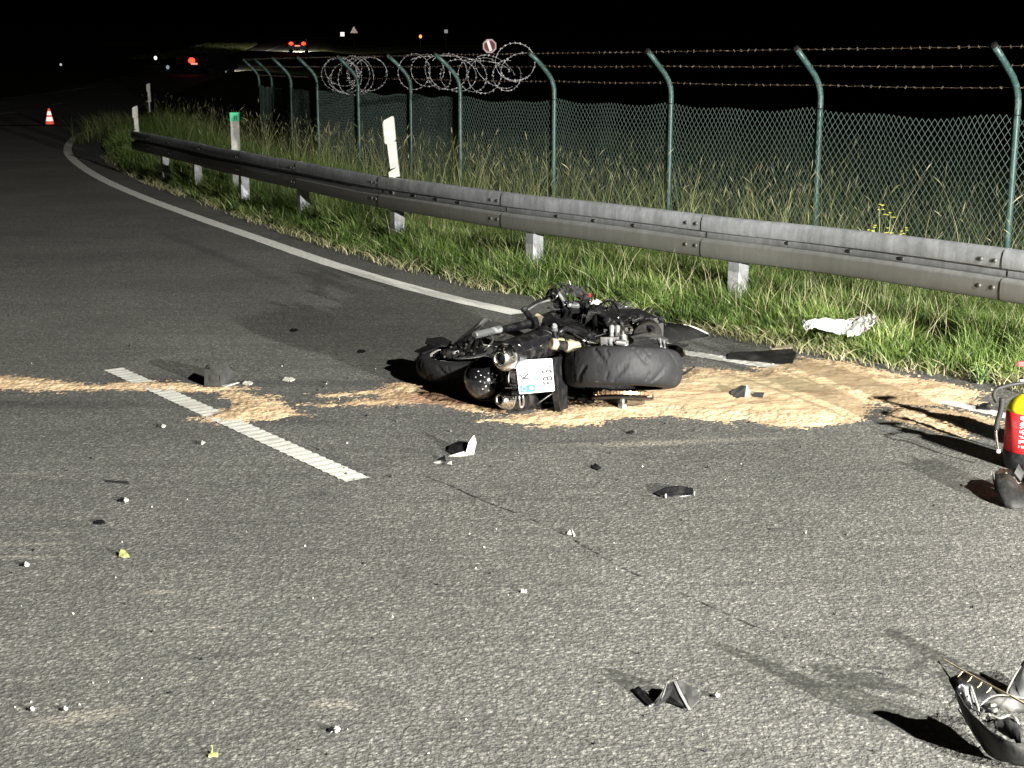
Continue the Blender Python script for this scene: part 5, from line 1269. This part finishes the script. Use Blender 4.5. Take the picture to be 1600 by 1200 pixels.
for lab, x, y, s_, m1, m2 in [('black chip with a white crumb below the thin dark strip at left', 192, 783, 8, BLACKP, SHARDW), ('small black winged chip left of the centre dash end', 155, 818, 8, BLACKP, BLACKP), ('small white and black chip at the far left', 38, 884, 7, SHARDW, BLACKP),
                              ('bright white chip with black end in the lower foreground', 521, 1143, 9, SHARDW, BLACKP), ('tiny black twist of plastic beyond the binder trail', 564, 550, 6, BLACKP, BLACKP), ('small dark chip on the far lane', 459, 517, 6, BLACKP, BLACKP),
                              ('pale square chip beside the fairing shard in the foreground', 1118, 1089, 6, SHARDW, BLACKP), ('single white pebble alone in the middle foreground', 818, 926, 4, SHARDW, SHARDW), ('pale chip beside the dash and binder', 252, 667, 6, GREYP, SHARDW),
                              ('pale angular chip between the dash and the left picture edge', 313, 693, 6, SHARDW, GREYP), ('white sliver on the asphalt beyond the box corner', 386, 600, 8, SHARDW, SHARDW), ('pale sliver far out on the lane left of the motorcycle', 450, 594, 9, SHARDW, SHARDW),
                              ('tiny dark chip right below the binder sheet', 985, 677, 5, BLACKP, MATTEB), ('small dark lump on the asphalt at the far left bottom', 100, 1110, 5, MATTEB, SHARDW), ('white crumb with a black speck near the bottom left corner', 48, 1110, 5, SHARDW, BLACKP)]:
    debris(lab, [('chip', [(x - s_, y + 1, .003), (x - s_ * .4, y - s_ * .3, .009), (x + s_ * .5, y - s_ * .1, .006), (x, y + s_ * .35, .003)], .004, m2 if m1 is SHARDW else m1), ('crumb', [(x, y + 1, .004), (x + s_ * .4, y - s_ * .3, .009), (x + s_ * 1.2, y + .2, .007), (x + s_, y + 1.4, .004), (x + s_ * .4, y + s_ * .35, .003)], .004, m1 if m1 is SHARDW else m2)], name='plastic_chip')
LEAFG = simple('fresh_leaf', (.26, .28, .10), .5)
debris('yellow-green leaf fragment on the asphalt at left', [('leaf_blade', [(186, 871, .003), (190, 866, .02), (197, 868, .018), (202, 872, .004), (194, 873, .003)], .003, LEAFG)], 'leaf', 'leaf_fragment')
debris('yellow-green twig bit at the bottom left of centre', [('twig', [(325, 1181, .004), (340, 1180, .006), (341, 1183, .003), (326, 1184, .003)], .004, LEAFG), ('twig', [(330, 1172, .012), (332, 1172, .012), (333, 1181, .004), (331, 1181, .004)], .003, LEAFG)], 'leaf', 'leaf_fragment')
# black torn mudguard piece below the extinguisher
EDGEW = simple('torn_plastic_edge', (.12, .117, .105), .45)
t = empty('torn_mudguard', G(1575, 790), 'torn black plastic cup with pale broken rim below the fire extinguisher', 'debris')
def shell(name, rows, th, mat, par, sm=True, jit=.0015):
    R = [[GH(*p) for p in r] for r in rows]
    R = [spline(r, 4) for r in R]
    C = list(zip(*R)); C = [spline(list(c_), 3) for c_ in C]; R = [list(r) for r in zip(*C)]
    for r in R:
        for j in range(len(r)): r[j] = r[j] + Vector((rnd.gauss(0, jit), rnd.gauss(0, jit), rnd.gauss(0, jit)))
    bm = bmesh.new(); sheet(bm, R, th); return obj(name, bm, mat, par, smooth=sm)
shell('cup_wall', [[(1549, 772, .085), (1557, 775, .10), (1575, 776, .095), (1590, 772, .06), (1608, 772, .10)], [(1553, 784, .05), (1562, 789, .05), (1578, 790, .05), (1594, 788, .045), (1612, 782, .06)], [(1562, 789, .004), (1572, 794, .004), (1584, 796, .004), (1598, 795, .004), (1614, 790, .004)]], .003, MATTEB, t)
shell('cup_back', [[(1549, 772, .085), (1560, 764, .09), (1578, 762, .085), (1596, 763, .1)], [(1556, 783, .03), (1566, 774, .03), (1580, 772, .02), (1600, 774, .03)]], .003, BLACKP, t)
for pts in ([(1545, 774, .09), (1548, 772, .10), (1552, 777, .08), (1556, 786, .03)], [(1567, 777, .09), (1570, 774, .10), (1571, 782, .06), (1568, 790, .02)], [(1579, 775, .085), (1584, 774, .075), (1589, 776, .06), (1594, 775, .06)]):
    bm = bmesh.new(); tube(bm, spline([GH(*p) for p in pts], 5), .003, 6); obj('broken_rim', bm, EDGEW, t)
bm = bmesh.new(); plate(bm, [GH(1582, 774, .10), GH(1588, 770, .13), GH(1597, 774, .10), GH(1593, 777, .07)], .003); obj('torn_flap', bm, GREYP, t)
# large broken fairing in the lower right corner
t = empty('broken_fairing', G(1560, 1180), 'large broken grey-black fairing with torn inner ribs in the lower right corner', 'debris')
def shell2(name, rows, th, mat, par): 
    global GH
    old = GH; GH = lambda x, y, h=0: G(x, y, h)
    o = shell(name, rows, th, mat, par); GH = old; return o
shell2('outer_shell', [[(1494, 1078, .16), (1512, 1108, .13), (1545, 1140, .11), (1580, 1160, .10), (1605, 1168, .09), (1650, 1175, .08)],
                       [(1497, 1095, .11), (1515, 1130, .07), (1542, 1165, .05), (1570, 1182, .045), (1605, 1190, .04), (1650, 1195, .04)],
                       [(1505, 1115, .04), (1522, 1148, .012), (1545, 1178, .008), (1575, 1192, .006), (1605, 1196, .006), (1650, 1200, .006)]], .004, MATTEB, t)
shell2('inner_cup', [[(1494, 1074, .17), (1505, 1066, .18), (1518, 1070, .17), (1522, 1080, .15)], [(1498, 1090, .13), (1508, 1090, .14), (1520, 1095, .13), (1528, 1108, .11)], [(1506, 1106, .11), (1512, 1108, .11), (1522, 1112, .11), (1532, 1122, .10)]], .004, BLACKP, t)
shell2('upper_panel', [[(1532, 1102, .10), (1548, 1090, .12), (1565, 1087, .125), (1600, 1092, .12), (1650, 1100, .12)], [(1534, 1107, .08), (1550, 1106, .09), (1575, 1110, .09), (1600, 1116, .08), (1650, 1124, .08)]], .005, simple('faded_grey_fairing', (.028, .027, .024), .6, 0, .2, 20, (.09, .085, .07), 9), t)
shell2('inner_rib', [[(1552, 1130, .10), (1566, 1122, .115), (1582, 1124, .115), (1594, 1136, .10)], [(1556, 1140, .07), (1570, 1147, .07), (1585, 1157, .07), (1598, 1164, .07)]], .005, MATTEB, t)
shell2('floor_panel', [[(1492, 1058, .012), (1510, 1050, .016), (1530, 1056, .016), (1549, 1072, .014)], [(1500, 1088, .006), (1515, 1092, .006), (1530, 1097, .006), (1546, 1088, .006)]], .004, MATTEB, t)
for pts, r in (([(1531, 1103, .102), (1546, 1090, .122), (1565, 1086, .13), (1600, 1091, .125)], .0026), ([(1550, 1118, .12), (1563, 1122, .118), (1578, 1117, .125), (1588, 1124, .12), (1592, 1134, .10)], .0034), ([(1497, 1108, .07), (1503, 1117, .05), (1510, 1124, .03)], .002), ([(1517, 1072, .17), (1522, 1086, .15), (1528, 1104, .12), (1530, 1116, .10)], .0026), ([(1500, 1084, .15), (1506, 1078, .155), (1513, 1082, .15), (1512, 1094, .14)], .0018)):
    bm = bmesh.new(); tube(bm, spline([G(*p) for p in pts], 6), r, 6); obj('torn_edge', bm, EDGEW, t)
for k_ in range(22):
    x = 1532 + rnd.uniform(0, 26); y = 1106 + rnd.uniform(-4, 26); bm = bmesh.new(); bbox(bm, G(x, y, .085 + rnd.uniform(0, .02)), (rnd.uniform(.006, .018), .008, rnd.uniform(.006, .014)), Matrix.Rotation(rnd.random() * 3, 3, 'X') @ Matrix.Rotation(rnd.random() * 3, 3, 'Z'), .002)
    obj('clip', bm, EDGEW if k_ % 4 == 0 else (GLOSSB if k_ % 2 else MATTEB), t)
bm = bmesh.new(); tube(bm, [G(1557, 1140, .098), G(1546, 1160, .06)], .003, 6); obj('panel_seam', bm, BLACKP, t)
t2 = empty('fairing_shard', G(1600, 1085), 'smooth grey panel shard leaning at the right edge above the broken fairing', 'debris')
shell('panel', [[(1574, 1088, .02), (1584, 1082, .05), (1600, 1078, .10), (1640, 1078, .12)], [(1576, 1098, .006), (1590, 1098, .01), (1610, 1098, .02), (1640, 1100, .02)]], .004, simple('pale_grey_panel', (.08, .08, .08), .45), t2)
bm = bmesh.new(); tube(bm, spline([GH(1575, 1098, .006), GH(1573, 1090, .018), GH(1582, 1083, .05), GH(1592, 1080, .08)], 5), .003, 6); obj('pale_rim', bm, EDGEW, t2)
bm = bmesh.new(); P_ = spline([G(1474, 1030, .012), G(1500, 1045, .03), G(1540, 1067, .06), G(1580, 1088, .13), G(1640, 1122, .14)], 8); tube(bm, P_, [.002 + .0012 * i / len(P_) for i in range(len(P_))], 6)
t3 = empty('grass_straw', G(1500, 1100), 'long pale grass straw lying across the broken fairing in the lower right', 'straw'); obj('stalk', bm, STRAW, t3)
for k_ in (9, 12, 15, 18):
    bm = bmesh.new(); p = P_[k_]; tube(bm, [p, p + Vector((-.008, -.006, -.010)), p + Vector((-.016, -.006, -.018))], [.0014, .0018, .0006], 5); obj('side_shoot', bm, STRAW, t3)
# crumbs strewn over the lanes
def crumbs(name, n, mat, label, box_px, smin, smax, seed):
    r = random.Random(seed); bm = bmesh.new()
    for _ in range(n):
        p = G(r.uniform(box_px[0], box_px[2]), r.uniform(box_px[1], box_px[3])); s_ = r.uniform(smin, smax) * (p.y / 6) ** .5
        c_ = Vector((p.x, p.y, s_ * .35)); M = Matrix.Rotation(r.random() * 6, 3, 'Z') @ Matrix.Rotation(r.uniform(-.5, .5), 3, 'X')
        v = [bm.verts.new(c_ + M @ Vector(q) * s_ * .5) for q in ((1, .1, -.5), (-.3, .9, -.5), (-.8, -.6, -.5), (.2, -.2, .8), (.5, .6, .1))]
        for f in ((0, 1, 3), (1, 2, 3), (2, 0, 3), (0, 2, 1), (0, 4, 1), (4, 3, 1), (0, 3, 4)):
            try: bm.faces.new([v[i] for i in f])
            except ValueError: pass
    return tag(obj(name, bm, mat), label, None, None, 'stuff')
crumbs('glass_crumbs', 36, SHARDW, 'pale crumbs of glass and plastic strewn over the left lane', (0, 560, 760, 1190), .005, .012, 3)
crumbs('glass_crumbs', 26, SHARDW, 'pale crumbs strewn over the right half of the lane', (760, 680, 1600, 1190), .004, .009, 4)
crumbs('dark_crumbs', 70, BLACKP, 'dark crumbs of plastic strewn over both lanes', (0, 540, 1600, 1190), .008, .018, 5)
crumbs('dark_crumbs', 90, GREYP, 'dark splinters scattered round the fallen motorcycle', (480, 500, 1250, 760), .006, .022, 9)
crumbs('dark_crumbs', 60, BLACKP, 'dark splinters on the tan oil binder', (1060, 575, 1500, 665), .005, .015, 10)
crumbs('clay_crumbs', 120, simple('clay_crumbs', (.4, .3, .17), .9), 'tan crumbs along the edge of the grass', (1200, 560, 1560, 640), .006, .016, 6)

# ------------------------------------------------------------------ far away: cone, signs, cars, lamps
RETRO_R = simple('cone_red_glow', (.9, .10, .05), .5, 0, .1, 10, None, 8, 0, .5, .55); RETRO_W = simple('cone_white_glow', (.95, .80, .72), .5, 0, .1, 10, None, 8, 0, .5, .85)  # cone bands emit in place of the light their sheeting returns
c_ = G(78, 195.5); t = empty('traffic_cone', c_, 'red and white striped traffic cone far off on the dark left lane', 'traffic cone'); H_ = .52
def cone_band(nm, z0, z1, mat): bm = bmesh.new(); lathe(bm, c_, (0, 0, 1), [(z0 * H_, .03 + .11 * (1 - z0)), (z1 * H_, .03 + .11 * (1 - z1))], 20); obj(nm, bm, mat, t, smooth=True)
cone_band('red_band', .06, .24, RETRO_R); cone_band('white_band', .24, .5, RETRO_W); cone_band('red_band', .5, .6, RETRO_R); cone_band('white_band', .6, .84, RETRO_W); cone_band('red_band', .84, 1, RETRO_R)
bm = bmesh.new(); bbox(bm, c_ + Vector((0, 0, .015)), (.34, .34, .03), None, .006); obj('cone_base', bm, BLACKP, t)

def sign(px, py, Y, shape, size, label, face, extra=None, cat='road sign'):  # faces glow by emission, standing in for retroreflection
    c = W(px, py, Y); gz0 = float(rise(Y)) - .5; t = empty('road_sign', (c.x, Y, gz0), label, cat)
    bm = bmesh.new()
    if shape == 'tri': P_ = [c + Vector((math.sin(PI2 * k / 3) * size * .58, 0, math.cos(PI2 * k / 3) * size * .58)) for k in range(3)]
    elif shape == 'oct': P_ = [c + Vector((math.sin(PI2 * (k + .5) / 8) * size * .54, 0, math.cos(PI2 * (k + .5) / 8) * size * .54)) for k in range(8)]
    else: P_ = [c + Vector((x * size / 2, 0, z * size / 2)) for x, z in ((-1, -1), (-1, 1), (1, 1), (1, -1))]
    plate(bm, P_, .01, Vector((0, -1, 0))); obj('sign_face', bm, face, t)
    b2 = bmesh.new(); tube(b2, [Vector((c.x, Y + .04, gz0)), Vector((c.x, Y + .04, c.z + size * .4))], .03, 8); obj('sign_pole', b2, BLACKP, t)
    if extra: extra(t, c, P_)
    return t
def oct_extra(t, c, P_):  # field and bar emit too, like the sign face
    bm = bmesh.new(); Q = [c + (p - c) * .80 + Vector((0, -.008, 0)) for p in P_]; plate(bm, Q, .004, Vector((0, -1, 0))); obj('red_field', bm, simple('glowing_red_sheeting', (.24, .07, .06), .5, 0, .3, 12, None, 8, 0, .5, .45), t)
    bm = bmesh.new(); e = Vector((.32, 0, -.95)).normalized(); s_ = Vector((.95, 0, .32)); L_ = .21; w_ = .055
    plate(bm, [c + Vector((-.01, -.016, .01)) + e * a * L_ + s_ * b * w_ for a, b in ((-1, -1), (1, -1), (1, 1), (-1, 1))], .004, Vector((0, -1, 0))); obj('white_bar', bm, simple('glowing_white_bar', (.9, .85, .85), .5, 0, .05, 10, None, 8, 0, .5, .9), t)
sign(765, 72, 60, 'oct', .55, 'reflecting octagonal red road sign with a pale slanting bar above the razor wire', simple('glowing_pink_border', (.8, .62, .6), .5, 0, .15, 20, None, 8, 0, .5, .5), oct_extra)
sign(553, 48, 180, 'tri', .95, 'tiny dim triangular warning sign in the far dark beside a white marker', simple('glowing_triangle', (.5, .38, .38), .5, 0, .2, 10, None, 8, 0, .5, .30))
sign(535, 53.5, 180, 'sq', .5, 'small bright white square marker left of the far triangular sign', simple('glowing_marker', (.9, .85, .88), .5, 0, .05, 10, None, 8, 0, .5, 1.0), cat='marker')
sign(697, 49, 180, 'sq', .42, 'small dim grey square marker right of the far orange light', simple('faint_glow_marker', (.45, .45, .45), .5, 0, .1, 10, None, 8, 0, .5, .35), cat='marker')
def far_lamp(px, py, Y, r, col, st, label, name='roadside_lamp', cat='lamp'):
    c = W(px, py, Y); g_ = float(rise(Y)); t = empty(name, (c.x, Y, g_ - .1), label, cat)
    bm = bmesh.new(); ellipsoid(bm, c, (r, r, r * 1.2), None, 12, 8); obj('lens', bm, lamp_mat(name + '_glow', col, st), t, smooth=True)
    b2 = bmesh.new(); tube(b2, [Vector((c.x, Y + .05, g_ - .1)), Vector((c.x, Y + .05, c.z))], .04, 6); obj('pole', b2, BLACKP, t)
far_lamp(657, 57, 170, .16, (1, .25, .04), 3, 'small orange light in the far dark above the razor wire coil')
far_lamp(243, 90.5, 120, .13, (1, 1, 1), 1.6, 'small bright white light in the dark left of the red tail light')
far_lamp(262, 105, 110, .13, (.5, .55, .58), .5, 'dim grey reflector below the small white light', 'road_reflector', 'reflector')  # reflectors from here on emit, painting the light they return
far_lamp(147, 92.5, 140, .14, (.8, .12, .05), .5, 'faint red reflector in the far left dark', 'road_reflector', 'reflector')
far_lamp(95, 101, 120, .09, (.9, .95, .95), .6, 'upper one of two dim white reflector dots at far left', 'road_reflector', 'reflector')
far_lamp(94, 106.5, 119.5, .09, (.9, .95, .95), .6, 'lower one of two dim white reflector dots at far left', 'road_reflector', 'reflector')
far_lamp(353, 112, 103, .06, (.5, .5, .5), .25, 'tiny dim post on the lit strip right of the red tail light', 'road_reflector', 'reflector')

CARP = simple('dark_car_paint', (.02, .02, .025), .3, 0, .1, 4, None, 8, 0); GLASS = simple('dark_car_glass', (.01, .01, .012), .08, 0, .1, 4, None, 8, 0); TYREM = simple('car_tyre', (.02, .02, .02), .8)
def car(p, heading, label, lights, spots):
    t = empty('car', p, label, 'car', 'cars driving away in the distance')
    f = Vector(heading).normalized(); r = Vector((f.y, -f.x, 0)); p = Vector(p)
    def C(x, y, z): return p + r * x + f * y + Vector((0, 0, z))
    out = [(-2.2, .35), (-2.25, .8), (-2.1, 1.0), (-1.7, 1.05), (-1.3, 1.42), (.3, 1.45), (1.0, 1.02), (2.0, .85), (2.2, .6), (2.2, .3)]
    bm = bmesh.new(); loft(bm, [[C(x * (.9 if z > 1.1 else 1), y, z) for y, z in out] for x in (-.88, -.4, .4, .88)]); bmesh.ops.bevel(bm, geom=bm.edges[:], offset=.05, segments=2, affect='EDGES'); obj('body', bm, CARP, t)
    bm = bmesh.new(); plate(bm, [C(-.62, -1.74, 1.07), C(.62, -1.74, 1.07), C(.55, -1.36, 1.38), C(-.55, -1.36, 1.38)], .02); obj('rear_window', bm, GLASS, t)
    for x in (-.78, .78):
        for y in (-1.4, 1.4): bm = bmesh.new(); lathe(bm, C(x - .1, y, .32), r, [(0, .3), (.02, .32), (.18, .32), (.2, .3)], 20); obj('wheel', bm, TYREM, t)
    for x, rr in lights: bm = bmesh.new(); ellipsoid(bm, C(x, -2.2, .9), (rr, .12, rr * .75), Matrix((tuple(r), tuple(f), (0, 0, 1))).transposed()); obj('taillight', bm, TAIL, t)
    bm = bmesh.new(); plate(bm, [C(-.26, -2.27, .62), C(.26, -2.27, .62), C(.26, -2.27, .74), C(-.26, -2.27, .74)], .01); obj('number_plate', bm, lamp_mat('lit_plate', (1, .35, .25), 1.2), t)  # plate emits, standing in for the light it reflects
    a = C(0, 2.3, .7); 
    for x in (-.7, .7):
        bm = bmesh.new(); lathe(bm, C(x, 2.12, .66), f, [(0, .1), (.05, .08)], 12); obj('headlight', bm, lamp_mat('headlight_glow', (1, .95, .8), 3), t)
    l = spot('car_headlights', a + Vector((0, 0, .1)), a + f * 20 + Vector((0, 0, spots[2])), spots[0], (1, .93, .75), .1, spots[1], .5)
    return t
TAIL = lamp_mat('tail_light_glow', (1, .035, .012), 5)
car(Vector((W(467, 84, 148).x, 148, 3.2)), (-.09, 1, 0), 'dark car seen from behind with two glowing red tail lights on the far road', [(-.62, .22), (.62, .22)], (9000, 95, -.6))
car(Vector((W(303, 117, 105).x + 1.1, 106, 1.36)), (.35, .94, 0), 'dark car at the far left bend showing one bright red tail light', [(-.25, .27)], (1500, 70, -1.4))
